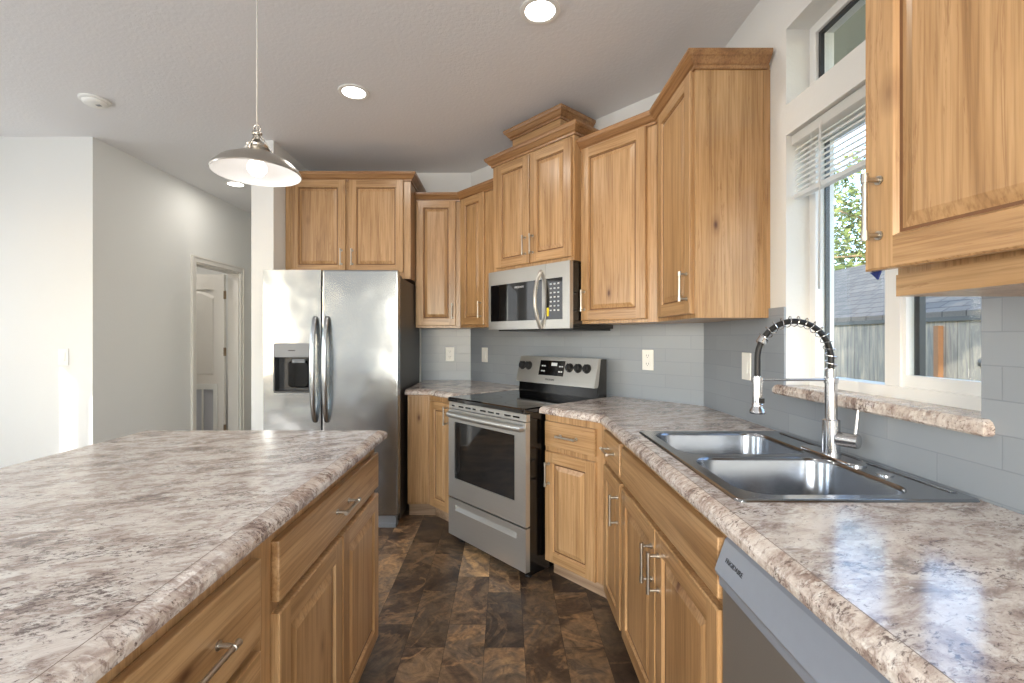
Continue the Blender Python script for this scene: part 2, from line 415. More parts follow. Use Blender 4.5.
def inset(poly, ds):
    """poly CCW; ds inset per edge i (from i to i+1)"""
    n = len(poly); out = []
    for i in range(n):
        p0, p1, p2 = Vector(poly[i-1]), Vector(poly[i]), Vector(poly[(i+1) % n])
        d0 = (p1-p0).normalized(); d1 = (p2-p1).normalized(); a, b = ds[i-1], ds[i]
        n0 = Vector((-d0.y, d0.x)); n1 = Vector((-d1.y, d1.x))
        q0 = p1+n0*a; q1 = p1+n1*b; den = d0.x*d1.y-d0.y*d1.x
        if abs(den) < 1e-6: out.append(tuple(q0)); continue
        w = q1-q0; t = (w.x*d1.y-w.y*d1.x)/den; out.append(tuple(q0+d0*t))
    return out
def lettering(parent, text, size, loc, rot, mat, name='lettering', extr=0.0006):
    cu = bpy.data.curves.new(name, 'FONT'); cu.body = text; cu.size = size; cu.extrude = extr; cu.align_x = 'CENTER'; cu.align_y = 'CENTER'
    cu.materials.append(mat); t_ = bpy.data.objects.new('tmp', cu); C.objects.link(t_)
    me = bpy.data.meshes.new_from_object(t_.evaluated_get(bpy.context.evaluated_depsgraph_get())); bpy.data.objects.remove(t_)
    me.name = name; o = bpy.data.objects.new(name, me); C.objects.link(o); o.location = loc; o.rotation_euler = rot
    if not me.materials: me.materials.append(mat)
    if parent: o.parent = parent
    return o

# ------------------------------------------------------------------ plan of the room
XW = 1.08; YB = 4.07; ZC = 2.71
A = Vector((-0.294, YB)); B = Vector((XW, 2.538))
U = (B-A).normalized(); NN = Vector((U.y, -U.x));  NN = -NN if NN.y > 0 else NN
LW = (B-A).length; RZ = math.atan2(U.y, U.x)
def sd(s, d): p = A+U*s+NN*d; return (p.x, p.y)
def local(origin, rz, p):
    v = Vector(p)-Vector(origin); c, s_ = math.cos(-rz), math.sin(-rz); return (v.x*c-v.y*s_, v.x*s_+v.y*c)
XL = -4.2; YR = -3.0
# floor and ceiling
struct('floor', MB().box(XL-0.6, XW+0.3, YR-0.15, 6.6, -0.1, 0), FLOORM)
struct('ceiling', MB().box(XL-0.6, XW+0.3, YR-0.15, 6.6, ZC, ZC+0.1), CEILM)
def wall_with_holes(mb, axis, t0, t1, a0, a1, holes, z0=0.0, z1=ZC):
    """holes: list of (a0,a1,z0,z1); tiles the rest with boxes"""
    As = sorted({a0, a1, *[h[0] for h in holes], *[h[1] for h in holes]}); Zs = sorted({z0, z1, *[h[2] for h in holes], *[h[3] for h in holes]})
    for i in range(len(As)-1):
        for j in range(len(Zs)-1):
            ca, cz = (As[i]+As[i+1])/2, (Zs[j]+Zs[j+1])/2
            if any(h[0] < ca < h[1] and h[2] < cz < h[3] for h in holes): continue
            if axis == 'y': mb.box(t0, t1, As[i], As[i+1], Zs[j], Zs[j+1])
            else: mb.box(As[i], As[i+1], t0, t1, Zs[j], Zs[j+1])
    bmesh.ops.remove_doubles(mb.bm, verts=mb.bm.verts[:], dist=1e-5)
    kill = {}
    for f in mb.bm.faces: kill.setdefault(tuple(sorted(v.index for v in f.verts)), []).append(f)
    mb.bm.verts.index_update(); kill = {}
    for f in mb.bm.faces: kill.setdefault(tuple(sorted(v.index for v in f.verts)), []).append(f)
    bmesh.ops.delete(mb.bm, geom=[f for fs in kill.values() if len(fs) > 1 for f in fs], context='FACES_ONLY')
    return mb
WY0, WY1 = 1.058, 1.806           # kitchen window opening along the wall
ZS = 1.062                        # opening bottom (under the sill board)
struct('wall_right', wall_with_holes(MB(), 'y', XW, XW+0.16, YR, 2.70, [(WY0, WY1, ZS, 2.057), (WY0, WY1, 2.174, 2.466)]), WALLM)
struct('wall_diagonal', MB().box(-0.05, LW+0.02, 0, 0.1, 0, ZC), WALLM, (A.x, A.y, 0), RZ)
struct('wall_back', MB().box(-1.69, -0.25, YB, YB+0.1, 0, ZC), WALLM)
struct('wall_partition', MB().box(-1.835, -1.675, 3.40, 6.1, 0, ZC), WALLM)
struct('wall_hall_end', MB().box(-3.07, -1.65, 6.0, 6.1, 0, ZC), WALLM)
HD0, HD1, HDZ = 4.44, 5.19, 2.0
struct('wall_hall', wall_with_holes(MB(), 'y', -3.06, -2.93, 3.34, 6.0, [(HD0, HD1, 0, HDZ)]), WALLM)
struct('wall_left_front', MB().box(-4.8, -3.06, 3.34, 3.44, 0, ZC), WALLM)
struct('wall_room_behind', MB().box(-4.8, -3.06, 6.0, 6.1, 0, ZC).box(-4.8, -4.7, 3.44, 6.0, 0, ZC), WALLM)
struct('wall_left', wall_with_holes(MB(), 'y', XL-0.12, XL, YR, 3.44, [(-2.4, -0.8, 0.8, 2.2), (0.95, 1.68, 0.85, 2.26), (2.57, 3.23, 0.5, 2.2)]), WALLM)
struct('wall_rear', wall_with_holes(MB(), 'x', YR-0.12, YR, XL, XW+0.16, [(-1.8, 0.6, 0.05, 2.15)]), WALLM)
# off-camera windows; all but the panelled one let the daylight in
for nm, ax, t, a0, a1, z0, z1 in (('window_3', 'y', XL-0.06, -2.4, -0.8, 0.8, 2.2), ('window_4', 'y', XL-0.06, 0.95, 1.68, 0.85, 2.26), ('window_6', 'y', XL-0.06, 2.57, 3.23, 0.5, 2.2), ('window_5', 'x', YR-0.06, -1.8, 0.6, 0.05, 2.15)):
    mb = MB(); am = (a0+a1)/2
    def bx(p, q, r, s_):
        if ax == 'y': mb.box(t-0.03, t+0.03, p, q, r, s_)
        else: mb.box(p, q, t-0.03, t+0.03, r, s_)
    bx(a0, a0+0.05, z0, z1); bx(a1-0.05, a1, z0, z1); bx(a0+0.05, a1-0.05, z0, z0+0.05); bx(a0+0.05, a1-0.05, z1-0.05, z1); bx(am-0.03, am+0.03, z0+0.05, z1-0.05)
    struct(nm, mb, VINYL)
struct('trim_sun_blocker', MB().box(XL-0.02, XL-0.012, 2.57, 3.23, 0.5, 2.2), VINYL)  # unseen opaque panel added to keep the sun out of this opening
# tile splashback
def splash(name, length, z0, z1, loc, rz, label, holes=()):
    struct(name, wall_with_holes(MB(), 'x', -0.008, 0, 0, length, list(holes), z0, z1), TILE, loc, rz, label)
splash('trim_splashback_back', 0.43, 0.88, 1.375, (-0.724, YB, 0), 0, 'blue grey subway tile behind the short counter beside the fridge')
splash('trim_splashback_diagonal', LW, 0.88, 1.375, (A.x, A.y, 0), RZ, 'blue grey subway tile on the slanted wall behind the range')
yl = 2.538
splash('trim_splashback_right', yl-0.3, 0.88, 1.362, (XW, yl, 0), -PI/2, 'blue grey subway tile under the kitchen window', [(yl-WY1, yl-WY0, ZS, 1.4)])

# ------------------------------------------------------------------ kitchen window (right wall)
XG = 1.20
def window_unit(name, y0, y1, z0, z1, fr, split=None):
    mb = MB()
    mb.box(XG-0.03, XG+0.04, y0, y0+fr, z0, z1).box(XG-0.03, XG+0.04, y1-fr, y1, z0, z1)
    mb.box(XG-0.03, XG+0.04, y0+fr, y1-fr, z0, z0+fr).box(XG-0.03, XG+0.04, y0+fr, y1-fr, z1-fr, z1)
    w = struct(name, mb, VINYL)
    if split:
        m = MB(); m.box(XG-0.02, XG+0.03, split-0.028, split+0.028, z0+fr, z1-fr); m.build('mullion', VINYL, w)
        # sliding sash, nearer the camera
        s_ = 0.035; ya, yb = y0+fr, split-0.028; m = MB()
        m.box(XG-0.012, XG+0.012, ya, ya+s_, z0+fr, z1-fr).box(XG-0.012, XG+0.012, yb-0.012, yb, z0+fr, z1-fr)
        m.box(XG-0.012, XG+0.012, ya+s_, yb-0.012, z0+fr, z0+fr+s_).box(XG-0.012, XG+0.012, ya+s_, yb-0.012, z1-fr-s_, z1-fr)
        sa = m.build('sash', VINYL, w)
        m = MB(); m.box(XG+0.012, XG+0.03, yb-0.03, yb-0.001, z0+fr, z1-fr); m.build('gasket', DGREY, w)
        MB().box(XG-0.003, XG+0.003, ya+s_, yb-0.012, z0+fr+s_, z1-fr-s_).build('pane', GLASS, sa)
        MB().box(XG-0.003, XG+0.003, split+0.028, y1-fr, z0+fr, z1-fr).build('pane', GLASS, w)
        m = MB(); e = 0.006
        m.box(XG+0.004, XG+0.02, split+0.028, split+0.028+e, z0+fr, z1-fr).box(XG+0.004, XG+0.02, y1-fr-e, y1-fr, z0+fr, z1-fr)
        m.build('gasket', DGREY, w)
    else:
        MB().box(XG-0.003, XG+0.003, y0+fr, y1-fr, z0+fr, z1-fr).build('pane', GLASS, w)
        m = MB(); e = 0.012
        m.box(XG-0.018, XG-0.004, y1-fr-e, y1-fr, z0+fr, z1-fr).box(XG-0.018, XG-0.004, y0+fr, y1-fr-e, z1-fr-e, z1-fr)
        m.build('gasket', DGREY, w)
    return w
window_unit('window_1', WY0, WY1, 1.10, 2.057, 0.035, (WY0+WY1)/2)
window_unit('window_2', WY0, WY1, 2.174, 2.466, 0.035)
# sill board in the counter laminate
mb = MB(); pts = [(1.045, 1.028), (1.235, 1.028), (1.235, 1.838), (1.045, 1.838)]
def bevel_slab(mb, poly, edges, z0, z1, holes=None, rings=None):
    rings = rings or ((0.006, 0), (0.0, 0.006), (0.0, 0.6), (0.008, 0.82), (0.02, 0.96), (0.034, 1.0))
    zz = lambda t: z0+t*(z1-z0) if t <= 1 else z1
    R = [inset(poly, [d*e for e in edges]) for d, t in rings]
    mb.loft([[(x, y, zz(t)) for x, y in r] for r, (d, t) in zip(R, rings)], 0, False, False, True, False)
    if len(rings) == 9:
        mb.bm.faces.ensure_lookup_table()
        for f in mb.bm.faces[-len(poly):]: f.material_index = 1
    if holes:
        mb.polyhole([R[-1]]+holes, z1, 0, True); mb.polyhole([R[0]]+holes, z0, 0, False)
        for hl in holes: mb.loft([[(x, y, z0) for x, y in hl], [(x, y, z1) for x, y in hl]], 0, False, False, True, False)
    else:
        mb.polyhole([R[-1]], z1, 0, True); mb.polyhole([R[0]], z0, 0, False)
    return mb
sp_ = [(1.045, 1.028), (1.079, 1.028), (1.079, WY0+0.001), (XG-0.03, WY0+0.001), (XG-0.03, WY1-0.001), (1.079, WY1-0.001), (1.079, 1.838), (1.045, 1.838)]
bevel_slab(mb, sp_, [1, 0, 0, 0, 0, 0, 1, 1], ZS+0.001, 1.10, None, ((0.006, 0), (0, 0.15), (0, 0.55), (0.005, 0.85), (0.012, 1.0)))
struct('trim_window_sill', mb, GRAN, label='granite pattern sill board under the kitchen window')
# blind
bl = thing('window_blind', 'white slatted blind pulled part way down the kitchen window', 'blind', (1.115, (WY0+WY1)/2, 2.0))
def BL(): return MB()
hw = (WY1-WY0)/2-0.008
BL().box(-0.02, 0.02, -hw, hw, 0.015, 0.052, 0, 0.003).build('headrail', SLAT, bl)
for k in range(9):
    z = 0.002-0.0195*k; m = MB()
    m.extr([(-0.0095, z-0.0085), (-0.0035, z-0.001), (0.0035, z+0.0055), (0.0095, z+0.008), (0.0095, z+0.0067), (0.0035, z+0.004), (-0.0035, z-0.0025), (-0.0095, z-0.0100)], 'y', -hw+0.004, hw-0.004); m.build('slat', SLAT, bl)
BL().box(-0.014, 0.014, -hw+0.004, hw-0.004, -0.19, -0.172, 0, 0.003).build('bottom_rail', SLAT, bl)
for y in (-0.22, 0.0, 0.26):
    m = MB()
    for x in (-0.0135, 0.0135): m.tube([(x, y, 0.015), (x, y, -0.175)], 0.0009, 5)
    m.build('ladder_cord', SLAT, bl)
m = MB(); m.tube([(-0.024, 0.19, 0.03), (-0.026, 0.192, 0.01), (-0.028, 0.195, -0.55)], [0.002, 0.0035, 0.0035], 8); m.build('wand', SLAT, bl)

# ------------------------------------------------------------------ outside
struct('ground', MB().box(1.4, 14, -6, 16, -0.6, -0.5), GROUND)
fo = thing('fence', 'weathered upright board fence outside the kitchen window', 'fence', (5.0, 4.5, -0.5))
MB().box(0, 0.03, -5, 8, 0, 1.97).build('boards', FENCE, fo)
MB().box(-0.03, 0.06, -5, 8, 1.97, 2.02).build('cap_rail', DGREY, fo)
m = MB(); m.box(-0.06, -0.001, 0.86, 0.92, 1.2, 1.92); m.build('batten', POSTM, fo)
m = MB(); m.lathe([(0.001, -0.012), (0.045, -0.012), (0.05, -0.001)], (0, 0.42, 1.52), 16, 0, 'x'); m.build('knot_hole', DGREY, fo)
sh = thing('shed', 'low shed with grey shingle roof behind the fence', 'shed', (5.4, 4.5, -0.5))
MB().box(0.2, 3.4, -5, 7, 0, 1.9).build('wall', FENCE, sh)
m = MB(); m.extr([(-0.1, 2.03), (1.9, 3.2), (3.9, 2.03), (3.9, 2.1), (1.9, 3.27), (-0.1, 2.1)], 'y', -5.2, 7.2); m.build('roof', SHING, sh)
def tree(x, y, hgt, crown, n, label, zc=None, zr=None, leaf=(0.05, 0.11)):
    zc = zc or hgt*0.62; zr = zr or hgt*0.42
    o = thing('tree', label, 'tree', (x, y, -0.5), 0, 'trees behind the shed')
    rnd = random.Random(int(x*10+y*7)); m = MB()
    m.tube([(0, 0, 0), (0.1, 0.05, hgt*0.35), (0, 0.1, hgt*0.7)], [0.2, 0.14, 0.06], 10)
    tips = []
    for k in range(14):
        a = rnd.random()*2*PI; b = crown*(0.5+0.5*rnd.random()); z0 = zc-zr*0.75+zr*0.85*rnd.random(); z1 = z0+rnd.uniform(-0.1, 0.5)*crown
        e = (b*math.cos(a), b*math.sin(a), z1); m.tube([(0, 0.05, z0), (e[0]*0.5, e[1]*0.5, (z0+z1)/2+0.1), e], [0.08, 0.05, 0.02], 6); tips.append(e)
    m.build('trunk', BARK, o)
    m = MB()
    for k in range(n):
        while True:
            p = Vector((rnd.uniform(-1, 1), rnd.uniform(-1, 1), rnd.uniform(-1, 1)))
            if 0.25 < p.length < 1: break
        c = Vector((p.x*crown, p.y*crown, zc+p.z*zr)); s_ = rnd.uniform(*leaf)
        a = Vector((rnd.uniform(-1, 1), rnd.uniform(-1, 1), rnd.uniform(-1, 1))).normalized(); b = a.orthogonal().normalized()
        m.quad([tuple(c+a*s_), tuple(c+b*s_*0.45+Vector((0, 0, 0.01))), tuple(c-a*s_), tuple(c-b*s_*0.45)])
    m.build('foliage', LEAF, o, recalc=False)
tree(12.0, 14.6, 8.0, 2.1, 5200, 'leafy tree seen through the kitchen window just above the shed roof', None, None, (0.08, 0.17))
tree(12.2, 19.0, 8.5, 2.1, 4500, 'leafy tree at the far edge of the kitchen window, farthest from the house', None, None, (0.08, 0.17))
tree(12.0, 10.2, 7.5, 2.1, 4500, 'leafy tree behind the shed, hidden mostly by the foreground cabinet')
tree(2.62, 2.05, 4.6, 0.72, 420, 'slim yard tree between the house and the fence', 4.25, 0.72, (0.07, 0.15))
m = MB(); m.box(XW+0.16, 1.86, -2.5, 6.0, 2.62, 2.64).box(1.86, 1.89, -2.5, 6.0, 2.56, 2.80)
struct('trim_eave', m, plain('eave_paint', (196, 192, 168), 0.7), label='painted eave boards outside above the kitchen window')

# ------------------------------------------------------------------ cabinet parts
def door_panel(name, parent, x0, z0, w, h, t=0.02, fr=0.056, mats=None):
    m = MB(); c = 0.0035
    def R(i, y): return [(i, y, i), (w-i, y, i), (w-i, y, h-i), (i, y, h-i)]
    v = lambda p: m.bm.verts.new(p)
    back = R(0, 0); side = R(0, -t+c); front = R(c, -t)
    for a, b in zip((back, side), (side, front)):
        for i in range(4): m.quad([a[i], a[(i+1) % 4], b[(i+1) % 4], b[i]], 0)
    m.quad(back[::-1], 0)
    i2 = fr
    m.quad([(c, -t, c), (i2, -t, c), (i2, -t, h-c), (c, -t, h-c)], 0)
    m.quad([(w-i2, -t, c), (w-c, -t, c), (w-c, -t, h-c), (w-i2, -t, h-c)], 0)
    m.quad([(i2, -t, c), (w-i2, -t, c), (w-i2, -t, i2), (i2, -t, i2)], 1)
    m.quad([(i2, -t, h-i2), (w-i2, -t, h-i2), (w-i2, -t, h-c), (i2, -t, h-c)], 1)
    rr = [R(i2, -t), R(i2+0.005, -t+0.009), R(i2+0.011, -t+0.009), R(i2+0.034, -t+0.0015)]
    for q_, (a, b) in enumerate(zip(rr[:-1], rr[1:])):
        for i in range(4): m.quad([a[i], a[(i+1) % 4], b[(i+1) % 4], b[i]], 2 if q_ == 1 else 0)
    m.quad(rr[-1], 0)
    bmesh.ops.remove_doubles(m.bm, verts=m.bm.verts[:], dist=1e-5)
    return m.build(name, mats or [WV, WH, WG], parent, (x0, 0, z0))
def slab_front(name, parent, x0, z0, w, h, t=0.02):
    m = MB(); m.box(0, w, -t, 0, 0, h, 0, 0.004, 2); return m.build(name, WH, parent, (x0, 0, z0))
def pull(parent, x, z, upright, Lh=0.125, t=0.02):
    m = MB(); o = 0.031; hb = Lh/2; hp = Lh/2-0.011
    P = (lambda s_, y: (0, y, s_)) if upright else (lambda s_, y: (s_, y, 0))
    m.tube([P(-hb, -o), P(-hb+0.018, -o), P(-hb+0.0185, -o), P(hb-0.0185, -o), P(hb-0.018, -o), P(hb, -o)], [0.0066, 0.0066, 0.0050, 0.0050, 0.0066, 0.0066], 12)
    for s_ in (-1, 1):
        m.tube([P(s_*hp, 0.0), P(s_*hp, -0.003), P(s_*hp, -0.0032), P(s_*hp, -o)], [0.0085, 0.0085, 0.0045, 0.0045], 12)
    return m.build('handle', NICK, parent, (x, -t-0.0003, z), smooth=True)
CROWN = [(0, 0), (0.010, 0), (0.012, 0.012), (0.020, 0.017), (0.034, 0.036), (0.040, 0.040), (0.046, 0.052), (0.046, 0.062), (0, 0.062)]
def crown(parent, path, z, pre=None, post=None, sc=1.0):
    m = MB(); m.sweep(path, [(a*sc, z+b*sc) for a, b in CROWN], pre, post); return m.build('crown_moulding', WC, parent)
def rail(parent, x0, x1, z0, z1, d=0.018):
    pass
def body(parent, poly, z0, z1, name='carcass', mat=None):
    m = MB(); m.prism(poly, z0, z1); return m.build(name, mat or WV, parent)
def frame(parent, w, z0, z1, openings, t=0.018, name='face_frame', x0=0.0):
    """face frame in front of the carcass, in the plane y in (-0, t): stiles and rails around the openings"""
    m = MB(); wall_with_holes(m, 'x', 0.0, t, x0, w, openings, z0, z1)
    return m.build(name, WV, parent)
G = 'alder kitchen cabinets'
# ---- base: corner cabinet left of the range
FB = 3.34; FD = 0.665
o = (-0.692, FB)
s0 = (YB-FB-FD*abs(NN.y))/abs(U.y)
cor = sd(s0, FD)
bc = thing('base_cabinet', 'narrow alder base cabinet with angled door between fridge and range', 'cabinet', (o[0], o[1], 0), 0, G)
lo = lambda p: local(o, 0, p)
e1 = sd(0.780, FD); e2 = sd(0.780, 0.012); w1 = (A.x, YB-0.012)
pl = [lo(o), lo(cor), lo(e1), lo(e2), lo(w1), lo((o[0], YB-0.012))]
body(bc, pl, 0.10, 0.877)
kick_in = inset(pl, [0.06, 0.06, 0, 0, 0, 0])
body(bc, kick_in, 0.0, 0.10, 'toe_board', WK)
fr_ = thing  # (alias unused)
MB().box(0.004, lo(cor)[0]-0.012, -0.006, 0, 0.115, 0.865).build('filler_panel', WV, bc)
holder = bpy.data.objects.new('angled_front', None); C.objects.link(holder); holder.parent = bc; holder.location = (lo(cor)[0], lo(cor)[1], 0); holder.rotation_euler = (0, 0, RZ)
d_ = door_panel('door', holder, 0.022, 0.105, 0.245, 0.735); d_.parent = bc
d_.location = Vector((lo(cor)[0], lo(cor)[1], 0))+Matrix.Rotation(RZ, 3, 'Z') @ Vector((0.022, 0, 0.105)); d_.rotation_euler = (0, 0, RZ)
bpy.data.objects.remove(holder)
pull(d_, 0.218, 0.655, True)
# ---- generic base cabinet on a straight run
def base_cabinet(label, origin, rz, w, depth, fronts, poly=None, group=G, z_kick=0.10, z_top=0.877, hollow=False):
    c = thing('base_cabinet', label, 'cabinet', (origin[0], origin[1], 0), rz, group)
    pl = poly or [(0, 0), (w, 0), (w, depth), (0, depth)]
    if hollow:
        m = MB(); m.box(0, w, 0, 0.018, z_kick, z_top).box(0, 0.018, 0.018, depth, z_kick, z_top).box(w-0.018, w, 0.018, depth, z_kick, z_top)
        m.box(0.018, w-0.018, 0.018, depth, z_kick, z_kick+0.018).box(0.018, w-0.018, depth-0.01, depth, z_kick+0.018, z_top); m.build('carcass', WV, c)
    else: body(c, pl, z_kick, z_top)
    body(c, inset(pl, [0.065]+[0.0]*(len(pl)-1)), 0.0, z_kick, 'toe_board', WK)
    for f in fronts:
        if f[0] == 'drawer':
            d = slab_front('drawer', c, f[1], f[3], f[2]-f[1], f[4]-f[3]); pull(d, (f[2]-f[1])/2, (f[4]-f[3])/2, False)
        elif f[0] == 'false':
            slab_front('false_drawer_front', c, f[1], f[3], f[2]-f[1], f[4]-f[3])
        else:
            d = door_panel('door', c, f[1], f[3], f[2]-f[1], f[4]-f[3])
            if f[5] == '-': continue
            ww = f[2]-f[1]; hh = f[4]-f[3]
            hx = ww-0.03 if f[5] == 'r' else 0.03
            pull(d, hx, hh-0.115, True)
    return c
DZ0, DZ1, EZ0, EZ1 = 0.708, 0.840, 0.10, 0.680
# ---- right of the range, on the slanted wall
XF = 0.48
FDR = 0.65
sR = (XF-A.x-NN.x*FDR)/U.x
o = sd(1.492, FDR)
q = lambda p: local(o, RZ, p)
wd = sR-1.492
yF = sd(sR, FDR)[1]
pl = [(0, 0), (wd, 0), (wd, FDR-0.012-0.2), (wd-0.02, FDR-0.012), (0, FDR-0.012)]
c = base_cabinet('alder base cabinet with one drawer over one door, right of the range', o, RZ, wd, FDR-0.012,
                 [('drawer', 0.012, wd-0.052, DZ0, DZ1), ('door', 0.012, wd-0.052, EZ0, EZ1, 'l')], pl)
# ---- right run (local x runs toward the camera)
def right_cab(label, y_hi, y_lo, fronts):
    return base_cabinet(label, (XF, y_hi), -PI/2, y_hi-y_lo, XW-0.012-XF, fronts)
DZ0, DZ1, EZ1 = 0.720, 0.852, 0.690
yA = yF-0.008; yBk = 1.875; yC = 1.012
right_cab('slim alder base cabinet with one drawer over one narrow door, beside the sink cabinet', yA, yBk,
          [('drawer', 0.028, yA-yBk-0.02, DZ0, DZ1), ('door', 0.028, yA-yBk-0.02, EZ0, EZ1, 'r')])
wS = yBk-yC-0.001; hS = wS/2
sc_ = base_cabinet('wide alder sink base cabinet with two doors, beside the dishwasher', (XF, yBk-0.001), -PI/2, wS, XW-0.012-XF,
          [('false', 0.014, wS-0.006, DZ0-0.006, DZ1-0.004), ('door', 0.014, hS-0.004, EZ0, EZ1, 'r'), ('door', hS+0.004, wS-0.006, EZ0, EZ1, 'l')], hollow=True)
# ---- island (local x runs away from the camera)
XI = -0.52
def island_cab(label, y_lo, y_hi, fronts):
    return base_cabinet(label, (XI, y_lo), PI/2, y_hi-y_lo, 0.60, fronts, None, 'island cabinets')
wI = 0.868; DZ0, DZ1, EZ1 = 0.698, 0.829, 0.668
island_cab('alder island cabinet with one wide drawer over two doors, far end of the island', 1.0, 1.0+wI,
           [('drawer', 0.042, wI-0.008, DZ0-0.004, 0.829), ('door', 0.042, wI/2+0.013, EZ0, EZ1, '-'), ('door', wI/2+0.021, wI-0.008, EZ0, EZ1, '-')])
island_cab('alder island cabinet with a stack of drawers, nearest the camera', 0.56, 0.999,
           [('drawer', 0.008, 0.405, 0.660, 0.829), ('drawer', 0.008, 0.405, 0.395, 0.640), ('drawer', 0.008, 0.405, 0.105, 0.378)])
# island back panel carries the overhanging top
ip = thing('island_back_panel', 'alder panel closing the back of the island', 'panel', (-1.30, 0.56, 0))
MB().box(0, 0.03, 0, 1.308, 0, 0.877).build('panel', WV, ip)

# ------------------------------------------------------------------ worktops
ZT = 0.915; ZB = 0.879
EDGE = ((0.008, 0.0), (0.001, 0.08), (0.0, 0.25), (0.0, 0.5), (0.004, 0.68), (0.014, 0.86), (0.028, 0.985), (0.031, 1.0), (0.0325, 1.0))
# island
mb = MB(); bevel_slab(mb, [(-1.445, 0.15), (-0.472, 0.15), (-0.472, 1.888), (-1.445, 1.888)], [1, 1, 1, 1], ZB, ZT, None, EDGE)
tag(mb.build('island_worktop', [GRAN, SEAM]), 'beige granite pattern worktop on the island', 'worktop')
# right run with sink cut-out
DC = 0.655; DCR = 0.695; XC = 0.445
sK = (XC-A.x-NN.x*DCR)/U.x; cK = sd(sK, DCR); r0 = sd(1.486, DCR); r1 = sd(1.486, 0.01)
SX0, SX1, SY0, SY1 = 0.515, 1.066, 1.042, 1.825
ZTR = ZT
poly = [(XC, 0.36), (XW-0.01, 0.36), (XW-0.01, 2.535), r1, r0, cK]
hole = rrect(SX0+0.03, SX1-0.03, SY0+0.03, SY1-0.03, 0.03)[::-1]
mb = MB(); bevel_slab(mb, poly, [0, 0, 0, 0, 1, 1], ZB, ZT, [hole], EDGE)
tag(mb.build('worktop', [GRAN, SEAM]), 'granite pattern worktop around the sink, under the kitchen window', 'worktop')
# left
DC = 0.705; l0 = (-0.703, FB-0.045); sL = (YB-l0[1]-DC*abs(NN.y))/abs(U.y); cL = sd(sL, DC)
poly = [l0, cL, sd(0.783, DC), sd(0.783, 0.01), (A.x, YB-0.01), (l0[0], YB-0.01)]
mb = MB(); bevel_slab(mb, poly, [1, 1, 0, 0, 0, 0], ZB, ZT, None, EDGE)
tag(mb.build('worktop', [GRAN, SEAM]), 'short angled granite pattern worktop between fridge and range', 'worktop')

# ------------------------------------------------------------------ wall cabinets
UZ0, UZ1 = 1.362, 2.395
def wall_cabinet(label, origin, rz, poly, z0, z1, doors, dz0=0.018, dz1=0.018, lip=True):
    c = thing('wall_cabinet', label, 'cabinet', (origin[0], origin[1], z0), rz, G)
    body(c, poly, 0, z1-z0)
    for x0, x1, hside in doors:
        d = door_panel('door', c, x0, dz0, x1-x0, z1-z0-dz0-dz1)
        if hside: pull(d, (x1-x0)-0.028 if hside == 'r' else 0.028, 0.115, True)
    return c
# over the fridge
YFC = 3.58; FX0, FX1 = -1.672, -0.72
wF = FX1-FX0
cf = wall_cabinet('deep alder wall cabinet with two doors above the fridge', (FX0, YFC), 0, [(0, 0), (wF, 0), (wF, YB-0.012-YFC), (0, YB-0.012-YFC)], 1.731, 2.500,
                  [(0.045, 0.462, 'r'), (0.488, wF-0.052, 'l')], 0.045, 0.02)
crown(cf, [(0.0, 0.0), (wF, 0.0), (wF, YB-YFC-0.05)], 0.742)
# back wall, beside fridge
DU = 0.303; YU = YB-DU
DL = 0.25
sUL = (YB-YU-DL*abs(NN.y))/abs(U.y); kUL = sd(sUL, DL)
o = (-0.717, YU); q = lambda p: local(o, 0, p)
cb_ = wall_cabinet('alder wall cabinet with one flat-facing door, beside the fridge cabinet', o, 0, [(0, 0), q(kUL), q((A.x-0.003, YB-0.012)), (0, YB-0.012-YU)], UZ0, UZ1, [(0.008, kUL[0]-o[0]-0.035, 'r')])
pr = local(o, 0, sd(sUL+0.5, DL))
crown(cb_, [(-0.0, 0), q(kUL)], UZ1-UZ0-0.022, None, pr)
# slanted wall, left of microwave
o = kUL; q = lambda p: local(o, RZ, p); wl = 0.738-sUL
cl_ = wall_cabinet('narrow alder wall cabinet left of the microwave, set on the slanted wall', o, RZ, [(0.001, 0), (wl, 0), (wl, DL-0.012), q(sd(0.004, 0.012))], UZ0, UZ1, [(0.028, 0.315, 'r')])
pre = q((kUL[0]-0.4, kUL[1]))
crown(cl_, [(0, 0), (wl, 0)], UZ1-UZ0-0.022, pre, None)
# over the microwave
DM = 0.38; s0m, s1m = 0.742, 1.466
o = sd(s0m, DM); wm = s1m-s0m
cm = wall_cabinet('raised alder wall cabinet with two doors above the microwave', o, RZ, [(0, 0), (wm, 0), (wm, DM-0.012), (0, DM-0.012)], 1.732, 2.49, [(0.048, wm/2+0.006, 'r'), (wm/2+0.016, wm-0.010, 'l')], 0.022, 0.045)
crown(cm, [(0, DM-0.05), (0, 0), (wm, 0), (wm, DM-0.05)], 0.728)
# small stacked box on top of it
o2 = sd(0.89, 0.335); wt = 0.43
ct = thing('cabinet_top_box', 'small alder box with its own moulding on top of the microwave cabinet', 'cabinet', (o2[0], o2[1], 2.5225), RZ)
body(ct, [(0, 0), (wt, 0), (wt, 0.30), (0, 0.30)], 0, 0.14, 'carcass', WH)
crown(ct, [(0, 0.29), (0, 0), (wt, 0), (wt, 0.29)], 0.095)
# right of microwave, slanted wall
DE = 0.32; o = sd(1.468, DE); sE = (0.777-A.x-NN.x*DE)/U.x; kE = sd(sE, DE); we = sE-1.468
q = lambda p: local(o, RZ, p)
ce = wall_cabinet('alder wall cabinet right of the microwave, with one door', o, RZ, [(0, 0), (we-0.001, 0), q((XW-0.014, 2.538)), (0, DE-0.012)], UZ0, UZ1, [(0.012, we-0.058, 'l')])
crown(ce, [(0, 0), (we, 0)], UZ1-UZ0-0.022, None, q((0.777, kE[1]-0.5)))
